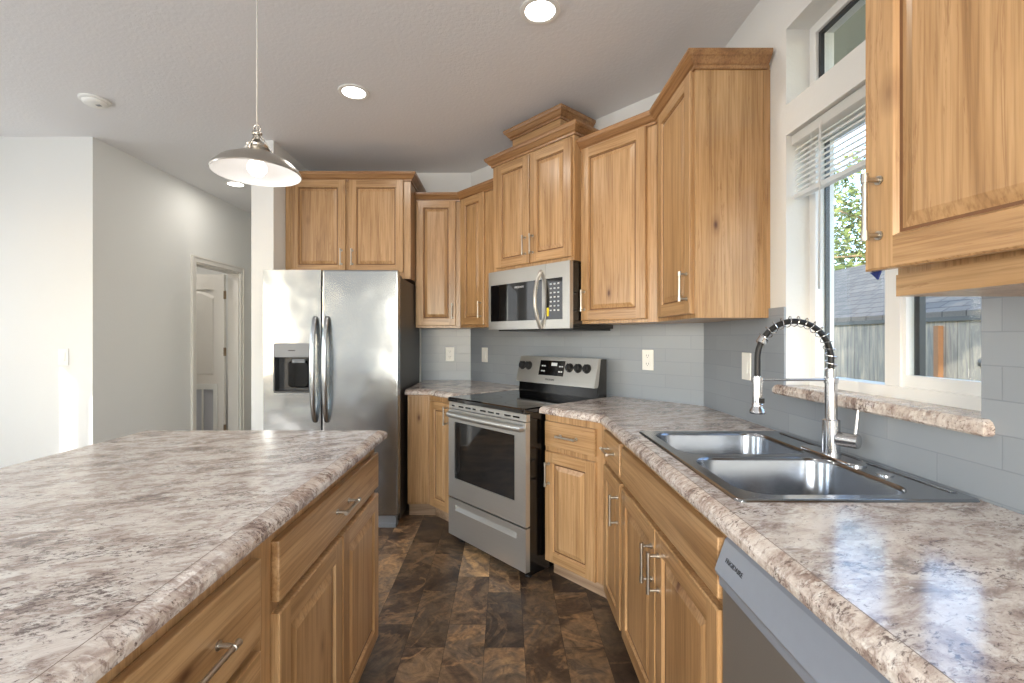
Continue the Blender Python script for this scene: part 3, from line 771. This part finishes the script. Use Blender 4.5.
# right wall, far side of the window
XU = 0.777; o = (XU, kE[1]); yE = 1.916; w_ = o[1]-yE
cr = wall_cabinet('alder wall cabinet with plain end panel, beside the kitchen window', o, -PI/2, [(0.001, 0), (w_, 0), (w_, XW-0.001-XU), local(o, -PI/2, (XW-0.001, 2.534))], UZ0, UZ1, [(0.06, w_-0.014, 'r')])
crown(cr, [(0, 0), (w_, 0), (w_, XW-XU-0.012)], UZ1-UZ0-0.022, local(o, -PI/2, sd(sE-0.4, DE)), None)
MB().box(w_, w_+0.004, 0.275, XW-0.001-XU, 0, UZ1-UZ0-0.024).build('scribe_strip', WV, cr)
# near the camera
yN = 0.929
cn = wall_cabinet('alder wall cabinet in the foreground with its door ajar', (XU, yN), -PI/2, [(0, 0), (0.46, 0), (0.46, XW-0.012-XU), (0, XW-0.012-XU)], UZ0, UZ1, [])
dn = door_panel('door', cn, 0, 0, 0.44, 0.965, 0.02, 0.058)
ang = math.radians(8.0)
# hinge line at local x=0.452; door local x=0 edge swings out toward -y
dn.location = (0.452-0.44*math.cos(ang), -0.44*math.sin(ang)-0.001, 0.046); dn.rotation_euler = (0, 0, ang)
pull(dn, 0.032, 0.115, True)
MB().box(0.0, 0.46, -0.004, 0.0, 0.0, 0.042).build('bottom_rail', WH, cn)

# ------------------------------------------------------------------ blue tape tabs
tp = MB(); tp.prism([(0, 0), (0.014, 0), (0.006, 0.01)], 0, 0.003); 
ta = tp.build('tape_tab', BLUE, None, (0.752, yN-0.022, UZ0+0.03)); tag(ta, 'blue tape tab hanging under the ajar foreground cabinet door', 'tape')
bpy.data.objects.remove(ta)
m = MB(); m.extr([(-0.012, 0), (0.014, 0.0), (-0.004, -0.016)], 'x', 0, 0.003)
ta = m.build('tape_tab', BLUE, None, (0.711, 0.902, UZ0+0.0455)); tag(ta, 'blue tape tab under the ajar foreground cabinet door', 'tape')
pt = sd(0.715, DL+0.052)
m = MB(); m.lathe([(0.001, -0.009), (0.012, -0.006), (0.014, 0.002), (0.009, 0.009), (0.001, 0.011)], (0, 0, 0), 10)
tb = m.build('tape_ball', BLUE, None, (pt[0], pt[1], UZ1+0.0)); tag(tb, 'balled blue tape stuck on the moulding left of the microwave cabinet', 'tape')

# ------------------------------------------------------------------ range
RC = 1.134; RWd = 0.692; RF = 0.788
o = sd(RC, RF); rg = thing('range', 'stainless steel electric range with black glass top in the slanted corner', 'range', (o[0], o[1], 0), RZ)
hw = RWd/2
m = MB(); m.box(-hw+0.004, hw-0.004, 0.032, 0.70, 0.03, 0.884); m.build('body', BLACK, rg)
for sx in (-1, 1):
    for yy in (0.07, 0.64):
        MB().lathe([(0.018, 0), (0.018, 0.012), (0.01, 0.012), (0.01, 0.03)], (sx*(hw-0.05), yy, 0), 14).build('foot', BPLAS, rg)
# drawer with long finger groove
m = MB(); zt, zb = 0.283, 0.055
full = [(0, zb), (0.031, zb), (0.031, zt), (0, zt)]
groove = [(0, zb), (0.031, zb), (0.031, zt), (0, zt), (0, zt-0.035), (0.018, zt-0.042), (0.016, zt-0.05), (0, zt-0.068)]
m.extr(full, 'x', -hw, -hw+0.07); m.extr(groove, 'x', -hw+0.07, hw-0.07); m.extr(full, 'x', hw-0.07, hw); m.build('storage_drawer', STEEL, rg)
# oven door: frame around dark window
dz0, dz1 = 0.292, 0.838
m = MB(); wall_with_holes(m, 'x', 0.0, 0.031, -hw, hw, [(-hw+0.06, hw-0.085, 0.412, 0.762)], dz0, dz1)
od = m.build('oven_door', STEEL, rg)
MB().box(-hw+0.06, hw-0.085, 0.004, 0.028, 0.412, 0.762).build('window', BGLASS, od)
m = MB(); pts = []; 
for k in range(13):
    t = k/12*2-1; pts.append((t*(hw-0.022), -0.028+0.012*t*t, 0.806))
m.tube([(-hw+0.022, 0, 0.806)]+pts+[(hw-0.022, 0, 0.806)], 0.0150, 14)
for v in m.bm.verts: v.co.z = 0.806+(v.co.z-0.806)*1.2
m.build('handle', STEEL, od, smooth=True)
# vent strip
m = MB(); m.box(-hw, hw, 0.004, 0.031, 0.842, 0.880); vs = m.build('vent_strip', STEEL, rg)
for k in range(9):
    x = -hw+0.03+k*(RWd-0.06)/9; MB().box(x, x+(0.05 if k % 3 else 0.028), 0.0025, 0.004, 0.855, 0.864).build('vent_slot', BLACK, vs)
# cooktop
m = MB(); poly = rrect(-hw-0.002, hw+0.002, -0.014, 0.69, 0.02)
R0 = [(x, y, 0.8845) for x, y in poly]; 
m.loft([[(x, y, 0.8845) for x, y in rrect(-hw+0.004, hw-0.004, -0.008, 0.685, 0.02)], [(x, y, 0.888) for x, y in poly], [(x, y, 0.906) for x, y in poly], [(x, y, 0.912) for x, y in rrect(-hw+0.006, hw-0.006, -0.006, 0.683, 0.018)]], 0, True, True, True, False)
ck = m.build('cooktop', BGLASS, rg)
for x, y, r in ((-0.17, 0.16, 0.10), (0.18, 0.16, 0.115), (-0.17, 0.45, 0.08), (0.18, 0.45, 0.08)):
    m = MB(); m.lathe([(r-0.002, 0.9121), (r+0.002, 0.9121)], (x, y, 0), 40, 0, 'z', False); m.build('burner_ring', RING, ck)
# backguard
m = MB(); m.extr([(0.605, 0.885), (0.705, 0.885), (0.705, 1.148), (0.650, 1.148), (0.625, 0.985), (0.612, 0.97)], 'x', -hw+0.004, hw-0.004); bgd = m.build('backguard', BLACK, rg)
m = MB(); m.extr([(0.6295, 1.152), (0.660, 1.152), (0.660, 0.975), (0.585, 0.975), (0.585, 0.983)], 'x', -hw, hw-0.006); pn = m.build('control_panel', STEEL, rg)
# slanted face: from (0.645,0.983) to (0.6895,1.152)
fy0, fz0, fy1, fz1 = 0.585, 0.983, 0.6295, 1.152
tilt = math.atan2(fy1-fy0, fz1-fz0)
def onface(t, off): # point on slanted face, t 0..1 up, off outward
    y = fy0+(fy1-fy0)*t; z = fz0+(fz1-fz0)*t; return y-off*math.cos(tilt), z+off*math.sin(tilt)
def face_quadbox(mbx, x0, x1, t0, t1, off):
    (ya, za), (yb, zb_) = onface(t0, off), onface(t1, off); (yc, zc), (yd, zd) = onface(t0, 0), onface(t1, 0)
    mbx.extr([(ya, za), (yb, zb_), (yd, zd), (yc, zc)], 'x', x0, x1)
m = MB(); face_quadbox(m, -0.14, 0.08, 0.28, 0.86, 0.002); dp = m.build('display', BGLASS, pn)
m = MB(); face_quadbox(m, -0.035, 0.015, 0.66, 0.78, 0.0026); m.build('clock_digits', LINK, dp)
for x in (-0.12, -0.10, 0.035, 0.055):
    for t in (0.42, 0.62):
        m = MB(); face_quadbox(m, x, x+0.014, t, t+0.05, 0.0026); m.build('display_mark', LINK, dp)
for x in (-0.305, -0.245, 0.125, 0.195, 0.265):
    yc, zc = onface(0.62, 0.0); m = MB()
    m.lathe([(0.030, 0.0), (0.030, 0.004), (0.026, 0.006), (0.023, 0.022), (0.020, 0.025), (0.001, 0.025)], (0, 0, 0), 24)
    m.box(-0.005, 0.005, -0.023, 0.023, 0.022, 0.032, 0, 0.002)
    k = m.build('knob', BPLAS, pn, (x, yc, zc), smooth=True); k.rotation_euler = (PI/2+(-tilt), 0, 0)
yc, zc = onface(0.12, 0.0008); lettering(pn, 'FRIGIDAIRE', 0.016, (-0.03, yc, zc), (PI/2-tilt, 0, 0), INK, 'brand_lettering')

# ------------------------------------------------------------------ microwave
MC = 1.118; MW = 0.722; MF = 0.435
o = sd(MC, MF); mw = thing('microwave', 'stainless steel over-range microwave under the raised cabinet', 'microwave', (o[0], o[1], 1.332), RZ)
hw = MW/2; hh = 0.392
MB().box(-hw+0.004, hw-0.004, 0.03, MF-0.012, 0.006, hh-0.002).build('body', BLACK, mw)
split = hw-0.19
m = MB(); wall_with_holes(m, 'x', 0.0, 0.029, -hw, split-0.001, [(-hw+0.02, split-0.03, 0.058, 0.302)], 0.004, hh)
md = m.build('door', STEEL, mw)
MB().box(-hw+0.02, split-0.03, 0.002, 0.026, 0.058, 0.302).build('window', BGLASS, md)
m = MB(); wall_with_holes(m, 'x', 0.0, 0.029, split+0.001, hw, [(split+0.004, hw-0.055, 0.058, 0.302)], 0.004, hh)
mp_ = m.build('control_panel', STEEL, mw)
MB().box(split+0.004, hw-0.055, 0.002, 0.026, 0.058, 0.302).build('keypad', BGLASS, mp_)
m = MB(); pts = []
for k in range(15):
    t = k/14*2-1; pts.append((split-0.035, -0.055+0.045*t*t, hh*0.46+t*0.165))
m.tube([(split-0.035, 0.0, hh*0.46-0.172)]+pts+[(split-0.035, 0.0, hh*0.46+0.172)], 0.0115, 12); m.build('handle', STEEL, md, smooth=True)
m = MB()
for r in range(7):
    for q_ in range(3): m.box(split+0.035+q_*0.03, split+0.048+q_*0.03, 0.001, 0.002, 0.108+r*0.026, 0.116+r*0.026)
m.build('key_marks', LINK, mp_)
MB().box(split+0.010, split+0.026, 0.0008, 0.002, 0.078, 0.128).build('sticker', YEL, mp_)
lettering(md, 'FRIGIDAIRE', 0.017, (-0.06, 0.0015, 0.272), (PI/2, 0, 0), LINK, 'brand_lettering')
MB().box(-hw+0.09, hw+0.16, 0.06, MF-0.015, -0.006, 0.005).build('underside_grille', BPLAS, mw) if False else MB().box(-hw+0.05, hw-0.02, 0.05, MF-0.02, -0.006, 0.006).build('underside_grille', BPLAS, mw)

# ------------------------------------------------------------------ fridge
fg = thing('refrigerator', 'stainless steel side by side refrigerator with water dispenser', 'refrigerator', (-1.168, 3.15, 0))
fw = 0.452; zb, zt = 0.085, 1.737
MB().box(-fw+0.006, fw-0.006, 0.075, 0.82, 0.03, 1.70, 0, 0.004).build('cabinet', plain('fridge_side', (74, 70, 66), 0.4, 0.4), fg)
def rounded_door(x0, x1, hole=None):
    m = MB(); y0, y1 = 0.0, 0.072
    if hole is None:
        m.box(x0, x1, y0, y1, zb, zt, 0, 0.012, 3)
    else:
        wall_with_holes(m, 'x', y0, y1, x0, x1, [hole], zb, zt)
    return m
xs = -0.062
hole = (-0.384, -0.139, 0.912, 1.245)
fd = rounded_door(-fw, xs-0.003, hole).build('freezer_door', STEELV, fg)
rd = rounded_door(xs+0.003, fw).build('fridge_door', STEELV, fg)
m = MB(); h0, h1, h2, h3 = hole
m.box(h0, h1, 0.066, 0.071, h2, h3).box(h0, h0+0.008, 0.004, 0.066, h2, h3).box(h1-0.008, h1, 0.004, 0.066, h2, h3).box(h0+0.008, h1-0.008, 0.004, 0.066, h2, h2+0.012)
dsp = m.build('dispenser', DGREY, fd)
MB().box(h0, h1, -0.001, 0.05, h3-0.095, h3, 0, 0.003).build('dispenser_panel', GREYP, dsp)
m = MB(); m.box(h0+0.10, h0+0.145, -0.0018, -0.001, h3-0.052, h3-0.046); m.build('dispenser_mark', DGREY, dsp)
m = MB(); m.loft([[(x, 0.05+0.004*0, z) for x, z in rrect(h0+0.075, h1-0.02, h2+0.03, h3-0.12, 0.03)], [(x, 0.035, z) for x, z in rrect(h0+0.085, h1-0.03, h2+0.04, h3-0.13, 0.025)]], 0, True, True, True, False)
m.build('paddle', BGLASS, dsp)
MB().extr([(0.03, h2+0.20), (0.06, h2+0.20), (0.06, h2+0.225), (0.036, h2+0.225)], 'x', h0+0.11, h1-0.05).build('spout', GREYP, dsp)
def fridge_pull(par, x):
    m = MB(); pts = []
    for k in range(17):
        t = k/16*2-1; pts.append((x, -0.058+0.04*abs(t)**3, 1.07+t*0.335))
    rr = [0.011+0.003*(1-abs(k/16*2-1)) for k in range(17)]
    m.tube([(x, 0.0, 1.07-0.348)]+pts+[(x, 0.0, 1.07+0.348)], [0.011]+rr+[0.011], 12)
    for v in m.bm.verts: v.co.x = x+(v.co.x-x)*1.5
    m.build('handle', STEELV, par, smooth=True)
fridge_pull(fd, xs-0.04); fridge_pull(rd, xs+0.04)
m = MB(); m.box(-fw+0.02, fw-0.02, 0.03, 0.074, 0.02, 0.080); m.build('base_grille', GREYP, fg)
for sx in (-1, 1):
    MB().box(sx*(fw-0.08)-0.06, sx*(fw-0.08)+0.06, 0.02, 0.10, 0.0, 0.03, 0, 0.004).build('foot', GREYP, fg)
    MB().box(sx*(fw-0.06)-0.05, sx*(fw-0.06)+0.05, 0.09, 0.16, 1.70, 1.713, 0, 0.004).build('hinge_cover', DGREY, fg)

# ------------------------------------------------------------------ dishwasher
dw = thing('dishwasher', 'grey front-control dishwasher under the worktop, right of the sink cabinet', 'dishwasher', (XF, 1.009, 0), -PI/2)
wD = 0.60
MB().box(0.006, wD-0.006, 0.03, 0.57, 0.10, 0.862).build('tub', DGREY, dw)
MB().box(0.0, wD, -0.014, 0.03, 0.115, 0.772, 0, 0.004).build('door', DWD, dw)
m = MB(); m.extr([(0.03, 0.854), (-0.002, 0.854), (-0.008, 0.848), (-0.030, 0.784), (-0.027, 0.776), (-0.016, 0.778), (-0.020, 0.768), (-0.020, 0.752), (-0.0142, 0.748), (-0.0142, 0.7725), (0.03, 0.7725)], 'x', 0.0, wD)
cp = m.build('control_panel', DWP, dw)
tl = math.atan2(0.022, 0.064)
lettering(cp, 'FRIGIDAIRE', 0.0135, (0.062, -0.0182-0.0008, 0.8165), (PI/2-tl, 0, 0), INK, 'brand_lettering')
m = MB(); 
for a, b, c_, d2 in ((0.405, 0.438, 0.0, 0.0015), (0.405, 0.438, 0.0285, 0.030), (0.405, 0.4065, 0.0, 0.03), (0.4365, 0.438, 0.0, 0.03), (0.416, 0.427, 0.010, 0.0115), (0.416, 0.4175, 0.010, 0.021), (0.416, 0.427, 0.020, 0.0215)):
    f_ = lambda z: (-0.030+(z)*(0.022/0.064)-0.0006, 0.784+z)
    (ya, za), (yb, zb2) = f_(0.006+c_), f_(0.006+d2); m.extr([(ya, za), (yb, zb2), (yb+0.0008, zb2), (ya+0.0008, za)], 'x', a, b)
m.build('panel_mark', GREYP, cp)
MB().box(0.01, wD-0.01, 0.06, 0.09, 0.0, 0.11).build('toe_panel', BPLAS, dw)

# ------------------------------------------------------------------ sink
sk = thing('sink', 'stainless steel double bowl sink set in the worktop under the window', 'sink', ((SX0+SX1)/2, (SY0+SY1)/2, ZT))
cx_, cy_ = (SX0+SX1)/2, (SY0+SY1)/2
def off(p): return [(x-cx_, y-cy_) for x, y in p]
ymid = (SY0+SY1)/2+0.005
bx0, bx1 = SX0+0.038, SX0+0.447
near = (bx0, bx1, SY0+0.035, ymid-0.016); far = (bx0, bx1, ymid+0.016, SY1-0.035)
m = MB()
outer = off(rrect(SX0, SX1, SY0, SY1, 0.02))
outer_in = off(rrect(SX0+0.008, SX1-0.008, SY0+0.008, SY1-0.008, 0.016))
hl = [off(rrect(*b, 0.075, 10))[::-1] for b in (near, far)]
m.loft([[(x, y, 0.0003) for x, y in outer], [(x, y, 0.004) for x, y in off(rrect(SX0+0.002, SX1-0.002, SY0+0.002, SY1-0.002, 0.02))], [(x, y, 0.0055) for x, y in outer_in]], 0, False, False)
m.polyhole([outer_in]+hl, 0.0055, 0, True)
m.build('deck', SINKM, sk, recalc=False)
for b in (near, far):
    m = MB(); rings = []
    for ins, z, r in ((-0.001, 0.0055, 0.076), (0.003, 0.002, 0.073), (0.006, -0.006, 0.070), (0.012, -0.13, 0.068), (0.022, -0.152, 0.06), (0.045, -0.163, 0.045), (0.10, -0.166, 0.03)):
        rings.append([(x, y, z) for x, y in off(rrect(b[0]+ins, b[1]-ins, b[2]+ins, b[3]-ins, r, 10))])
    m.loft(rings, 0, False, False)
    xc, yc = (b[0]+b[1])/2-cx_, (b[2]+b[3])/2-cy_
    ring = rings[-1]; 
    m.polyhole([[(p[0], p[1]) for p in ring]], -0.166, 0, True)
    bo = m.build('bowl', SINKM, sk, smooth=True, recalc=False)
    m = MB(); m.lathe([(0.045, -0.1655), (0.043, -0.163), (0.034, -0.1635), (0.030, -0.1655), (0.001, -0.1655)], (xc, yc, 0), 28); m.build('drain', CHROME, bo, smooth=True)
# raised ledge strip and plugged hole behind the bowls
m = MB(); m.box(SX1-0.030-cx_, SX1-0.014-cx_, SY0+0.05-cy_, SY1-0.05-cy_, 0.0050, 0.0085, 0, 0.0015); m.build('back_ledge', SINKM, sk)
m = MB(); m.lathe([(0.019, 0.0056), (0.019, 0.008), (0.016, 0.0095), (0.001, 0.0095)], (0.998-cx_, 1.235-cy_, 0), 24); m.build('hole_cap', CHROME, sk, smooth=True)

# ------------------------------------------------------------------ faucet
fx, fy = 0.992, 1.43
ft = thing('faucet', 'chrome spring-neck pull-down faucet at the back of the sink', 'faucet', (fx, fy, ZT+0.0058))
m = MB(); 
r_ = [(x, y) for x, y in rrect(-0.028, 0.028, -0.125, 0.125, 0.027, 8)]
m.loft([[(x, y, 0) for x, y in r_], [(x, y, 0.004) for x, y in r_], [(x*0.9, y*0.975, 0.007) for x, y in r_]], 0, True, True); m.build('deck_plate', CHROME, ft, smooth=True)
m = MB(); m.lathe([(0.026, 0.007), (0.026, 0.012), (0.0235, 0.013), (0.0235, 0.110), (0.0215, 0.112), (0.0165, 0.113), (0.0165, 0.222), (0.0188, 0.223), (0.0188, 0.238), (0.0125, 0.239), (0.0125, 0.266), (0.001, 0.266)], (0, 0, 0), 28); m.build('post', CHROME, ft, smooth=True)
# valve body and lever
m = MB(); d1 = Vector((-0.10, -0.99, 0)).normalized()
m.tube([(0.010, -0.014, 0.056), (0.040, -0.058, 0.056), (0.0402, -0.0583, 0.056), (0.0412, -0.0598, 0.056)], [0.0215, 0.0215, 0.0208, 0.0190], 22)
m.tube([(0.036, -0.050, 0.070), (0.039, -0.052, 0.10), (0.043, -0.053, 0.148)], [0.0052, 0.0052, 0.0042], 10); m.build('lever', CHROME, ft, smooth=True)
# hose: up, over, and down
arc = []; R_ = 0.112; zc = 0.284
for k in range(25):
    a = PI*k/24; arc.append((-R_+R_*math.cos(a), 0, zc+0.012+R_*1.02*math.sin(a)))
hp = [(0, 0, 0.262)]+arc+[(-2*R_, 0, 0.270), (-2*R_, 0, 0.235)]
m = MB(); m.tube(hp, 0.0085, 12); m.build('hose', RUBBER, ft, smooth=True)
# open spring coil around the hose, up to two thirds of the bend
def along(path, n):
    P = [Vector(p) for p in path]; Ls = [0]
    for a, b in zip(P[:-1], P[1:]): Ls.append(Ls[-1]+(b-a).length)
    out = []
    for k in range(n):
        t = Ls[-1]*k/(n-1); i = max(j for j in range(len(Ls)) if Ls[j] <= t+1e-9); i = min(i, len(P)-2)
        f_ = (t-Ls[i])/(Ls[i+1]-Ls[i]); T = (P[i+1]-P[i]).normalized(); out.append((P[i].lerp(P[i+1], f_), T))
    return out
sec = hp[:1]+arc[:21]; al = along(sec, 14*17+1); pts = []
for k, (p, T) in enumerate(al):
    a = 2*PI*k/17; Bn = Vector((0, 1, 0)); Nn = T.cross(Bn).normalized(); pts.append(tuple(p+Nn*0.0155*math.cos(a)+Bn*0.0155*math.sin(a)))
m = MB(); m.tube(pts, 0.0015, 6); m.build('spring', CHROME, ft, smooth=True)
p, T = al[-1]
m = MB(); m.tube([tuple(p-T*0.008), tuple(p+T*0.012)], 0.0135, 16); m.build('spring_collar', CHROME, ft, smooth=True)
m = MB(); m.lathe([(0.001, 0.245), (0.012, 0.244), (0.0135, 0.235), (0.0135, 0.16), (0.0155, 0.158), (0.0155, 0.15), (0.021, 0.142), (0.023, 0.134), (0.021, 0.130), (0.001, 0.130)], (-2*R_, 0, 0), 24); hd = m.build('spray_head', CHROME, ft, smooth=True)
MB().box(-2*R_-0.005, -2*R_+0.012, -0.019, -0.012, 0.163, 0.178, 0, 0.002).build('spray_button', BPLAS, hd)
m = MB(); m.tube([(-0.012, 0, 0.232), (-2*R_+0.012, 0, 0.232)], 0.004, 10); m.lathe([(0.0165, 0.224), (0.0165, 0.240)], (-2*R_, 0, 0), 20); m.build('holder_arm', CHROME, ft, smooth=True)

# ------------------------------------------------------------------ outlets and switches
def outlet(label, loc, rz, kind='outlet', group='white wall plates'):
    t = thing('power_outlet' if kind == 'outlet' else 'light_switch', label, kind.replace('_', ' ') if kind == 'outlet' else 'switch', loc, rz, group)
    MB().box(-0.037, 0.037, -0.006, 0, -0.06, 0.06, 0, 0.003).build('plate', WHITEP, t)
    if kind == 'outlet':
        for zc in (-0.024, 0.024):
            m = MB(); m.box(-0.017, 0.017, -0.0085, -0.006, zc-0.015, zc+0.015, 0, 0.002); r = m.build('socket', WHITEP, t)
            m = MB(); m.box(-0.008, -0.0055, -0.0088, -0.0084, zc-0.003, zc+0.008).box(0.0055, 0.008, -0.0088, -0.0084, zc-0.003, zc+0.008).lathe([(0.0025, -0.0088), (0.0025, -0.0084)], (0, 0, zc-0.009), 10, 0, 'y'); m.build('slots', DGREY, r)
    else:
        m = MB(); m.extr([(-0.006, -0.03), (-0.011, -0.03), (-0.008, 0.03), (-0.006, 0.03)], 'x', -0.016, 0.016); m.build('rocker', WHITEP, t)
outlet('white outlet on the back wall tile, beside the fridge', (-0.476, YB-0.0085, 1.14), 0)
p = sd(0.20, 0.0085); outlet('white switch plate on the slanted wall tile, left of the range', (p[0], p[1], 1.14), RZ, 'switch')
p = sd(1.72, 0.0085); outlet('white outlet on the slanted wall tile, right of the range', (p[0], p[1], 1.15), RZ)
outlet('white switch plate behind the faucet, on the tile left of the window', (XW-0.0085, 2.08, 1.155), -PI/2, 'switch')
outlet('white light switch on the sunlit left wall', (-3.135, 3.3395, 1.145), 0, 'switch')

# ------------------------------------------------------------------ ceiling fittings
def recessed(x, y, label, watts, rad=0.088):
    t = thing('recessed_light', label, 'ceiling light', (x, y, ZC), 0, 'recessed ceiling lights')
    m = MB(); m.lathe([(rad, -0.0005), (rad, -0.006), (rad-0.012, -0.009), (rad-0.022, -0.006), (rad-0.022, -0.0005)], (0, 0, 0), 36, 0, 'z', False); m.build('trim_ring', WHITEP, t, smooth=True)
    m = MB(); m.lathe([(0.001, -0.007), (rad-0.03, -0.006), (rad-0.0222, -0.003)], (0, 0, 0), 36); m.build('lens', LENS, t, smooth=True)
    l = bpy.data.lights.new('lamp', 'AREA'); l.shape = 'DISK'; l.size = rad*1.5; l.energy = watts*0.55; l.color = (1.0, 0.95, 0.87)
    lo_ = bpy.data.objects.new('lamp', l); C.objects.link(lo_); lo_.parent = t; lo_.location = (0, 0, -0.015)
recessed(-0.878, 2.73, 'lit recessed ceiling light in front of the fridge cabinet', 9)
recessed(0.153, 2.05, 'lit recessed ceiling light above the range, at the top of the photo', 9)
recessed(-3.85, 4.75, 'added hidden ceiling light brightening the side room behind the open hall door', 24)  # hidden lamp put in to brighten the dark side room
recessed(-2.5, 4.36, 'lit recessed ceiling light in the hallway behind the pendant', 7)
recessed(0.15, 0.3, 'added recessed ceiling light over the aisle, out of view', 9)  # invented fill lamp, never in view
recessed(-2.6, 0.6, 'added recessed ceiling light left of the island, out of view', 9)  # made-up lamp out of view, adds light from the left
sd_ = thing('smoke_detector', 'round white smoke detector on the ceiling', 'smoke detector', (-2.46, 2.82, ZC))
MB().lathe([(0.078, -0.0005), (0.078, -0.010), (0.072, -0.014)], (0, 0, 0), 36).build('base', WHITEP, sd_, smooth=True)
MB().lathe([(0.064, -0.014), (0.064, -0.018), (0.058, -0.028), (0.046, -0.034), (0.001, -0.035)], (0, 0, 0), 36).build('cover', WHITEP, sd_, smooth=True)
MB().box(0.01, 0.035, -0.01, 0.01, -0.0365, -0.034).build('test_button', GREYP, sd_)
# pendant over the island
PX, PY, PZ = -0.897, 1.70, 1.873
pd = thing('pendant_lamp', 'brushed nickel dome pendant lamp hanging over the island', 'pendant lamp', (PX, PY, PZ))
RS = 0.148
prof_o = [(RS, 0.0), (RS+0.002, 0.004), (RS-0.006, 0.018), (RS-0.03, 0.042), (RS-0.07, 0.062), (0.055, 0.074), (0.030, 0.078)]
m = MB(); m.lathe(prof_o, (0, 0, 0), 48, 0, 'z', False); m.build('shade', NICK, pd, smooth=True, recalc=True)
prof_i = [(RS-0.001, 0.0002), (RS-0.009, 0.016), (RS-0.033, 0.039), (RS-0.073, 0.058), (0.053, 0.070), (0.001, 0.073)]
m = MB(); m.lathe(prof_i, (0, 0, 0), 48, 0, 'z', False); m.build('shade_lining', SHADEIN, pd, smooth=True)
m = MB(); m.lathe([(0.040, 0.074), (0.044, 0.080), (0.038, 0.084), (0.042, 0.090), (0.035, 0.096), (0.037, 0.102), (0.026, 0.110), (0.015, 0.122), (0.010, 0.124), (0.010, 0.15), (0.001, 0.152)], (0, 0, 0), 32); m.build('socket_cap', NICK, pd, smooth=True)
m = MB()
for a in (0.5, 2.6, 4.7):
    c_, s_ = math.cos(a), math.sin(a); m.tube([(0.046*c_, 0.046*s_, 0.072), (0.05*c_, 0.05*s_, 0.085), (0.028*c_, 0.028*s_, 0.115), (0.010*c_, 0.010*s_, 0.142)], 0.0032, 8)
m.lathe([(0.016, 0.140), (0.018, 0.146), (0.016, 0.152)], (0, 0, 0), 20)
m.tube([(0.012*math.cos(t*PI/8), 0, 0.164+0.014*math.sin(t*PI/8)) for t in range(17)], 0.0028, 8)
m.build('hanger', NICK, pd, smooth=True)
m = MB(); m.tube([(0, 0, 0.150), (0, 0, ZC-PZ-0.02)], 0.0032, 8); m.build('cord', plain('clear_cord', (206, 202, 196), 0.4), pd)
m = MB(); m.lathe([(0.012, -0.03), (0.06, -0.022), (0.062, -0.0005)], (0, 0, ZC-PZ), 32); m.build('canopy', NICK, pd, smooth=True)
m = MB(); m.lathe([(0.001, -0.008), (0.02, -0.004), (0.032, 0.012), (0.033, 0.026), (0.024, 0.044), (0.014, 0.055), (0.014, 0.072)], (0, 0, 0), 24); m.build('bulb', BULB, pd, smooth=True)
l = bpy.data.lights.new('lamp', 'POINT'); l.energy = 0.35; l.color = (1, 0.95, 0.88); l.shadow_soft_size = 0.03
lo_ = bpy.data.objects.new('lamp', l); C.objects.link(lo_); lo_.parent = pd; lo_.location = (0, 0, -0.02)

# ------------------------------------------------------------------ hall door
m = MB(); cw = 0.058
m.box(-2.93, -2.915, HD0-cw, HD0, 0, HDZ+cw).box(-2.93, -2.915, HD1, HD1+cw, 0, HDZ+cw).box(-2.93, -2.915, HD0, HD1, HDZ, HDZ+cw)
m.box(-2.915, -2.908, HD0-cw, HD0-cw+0.016, 0, HDZ+cw).box(-2.915, -2.908, HD1+cw-0.016, HD1+cw, 0, HDZ+cw).box(-2.915, -2.908, HD0-cw+0.016, HD1+cw-0.016, HDZ+cw-0.016, HDZ+cw)
struct('trim_hall_door', m, DOORW)
m = MB(); m.box(-3.05, -2.935, HD0, HD0+0.015, 0, HDZ).box(-3.05, -2.935, HD1-0.015, HD1, 0, HDZ).box(-3.05, -2.935, HD0+0.015, HD1-0.015, HDZ-0.015, HDZ)
struct('trim_hall_jamb', m, DOORW)
dr = bpy.data.objects.new('door_1', None); C.objects.link(dr); dr['kind'] = 'structure'; dr['label'] = 'white two panel door standing open into the side room'; dr.location = (-3.07, HD1-0.02, 0.01)
def dbox(x0, x1, y0, y1, z0, z1, **k): pass
DWW, DHH = 0.70, 1.965
m = MB()
# leaf in the XZ plane going to -x; face toward the camera at y=-0.035
wall_with_holes(m, 'x', -0.036, 0.0, -DWW, 0.0, [(-DWW+0.11, -0.11, 0.86, 1.80), (-DWW+0.09, -0.09, 0.12, 0.75)], 0, DHH)
lf = m.build('leaf', DOORW, dr)
m = MB(); x0, x1 = -DWW+0.11, -0.11
arch = [(x0, 0.86), (x1, 0.86), (x1, 1.72)]+[(x1-(x1-x0)*k/10, 1.72+0.08*math.sin(PI*k/10)) for k in range(1, 10)]+[(x0, 1.72)]
m.loft([[(x, -0.022, z) for x, z in arch], [(x+(0.022 if x < -DWW/2 else -0.022), -0.032, z+(0.022 if z < 1 else -0.022)) for x, z in arch]], 0, True, True, True, False)
m.box(x0, x1, -0.022, -0.014, 0.86, 1.80); m.build('upper_panel', DOORW, lf)
m = MB(); wall_with_holes(m, 'x', -0.048, -0.036, -DWW+0.07, -0.07, [(-DWW+0.11, -0.11, 0.16, 0.71)], 0.10, 0.77); gr = m.build('grille_frame', WHITEP, lf)
m = MB(); m.box(-DWW+0.11, -0.11, -0.03, -0.02, 0.16, 0.71); m.build('grille_back', plain('grille_grey', (196, 200, 208), 0.5), gr)
m = MB()
for k in range(1, 4): x = -DWW+0.11+k*(DWW-0.22)/4; m.box(x-0.008, x+0.008, -0.046, -0.036, 0.16, 0.71)
m.build('grille_bars', WHITEP, gr)
for z in (0.28, 1.12, 1.74):
    MB().box(-0.001, 0.024, -0.044, -0.034, z-0.045, z+0.045).build('hinge', HINGE, dr)
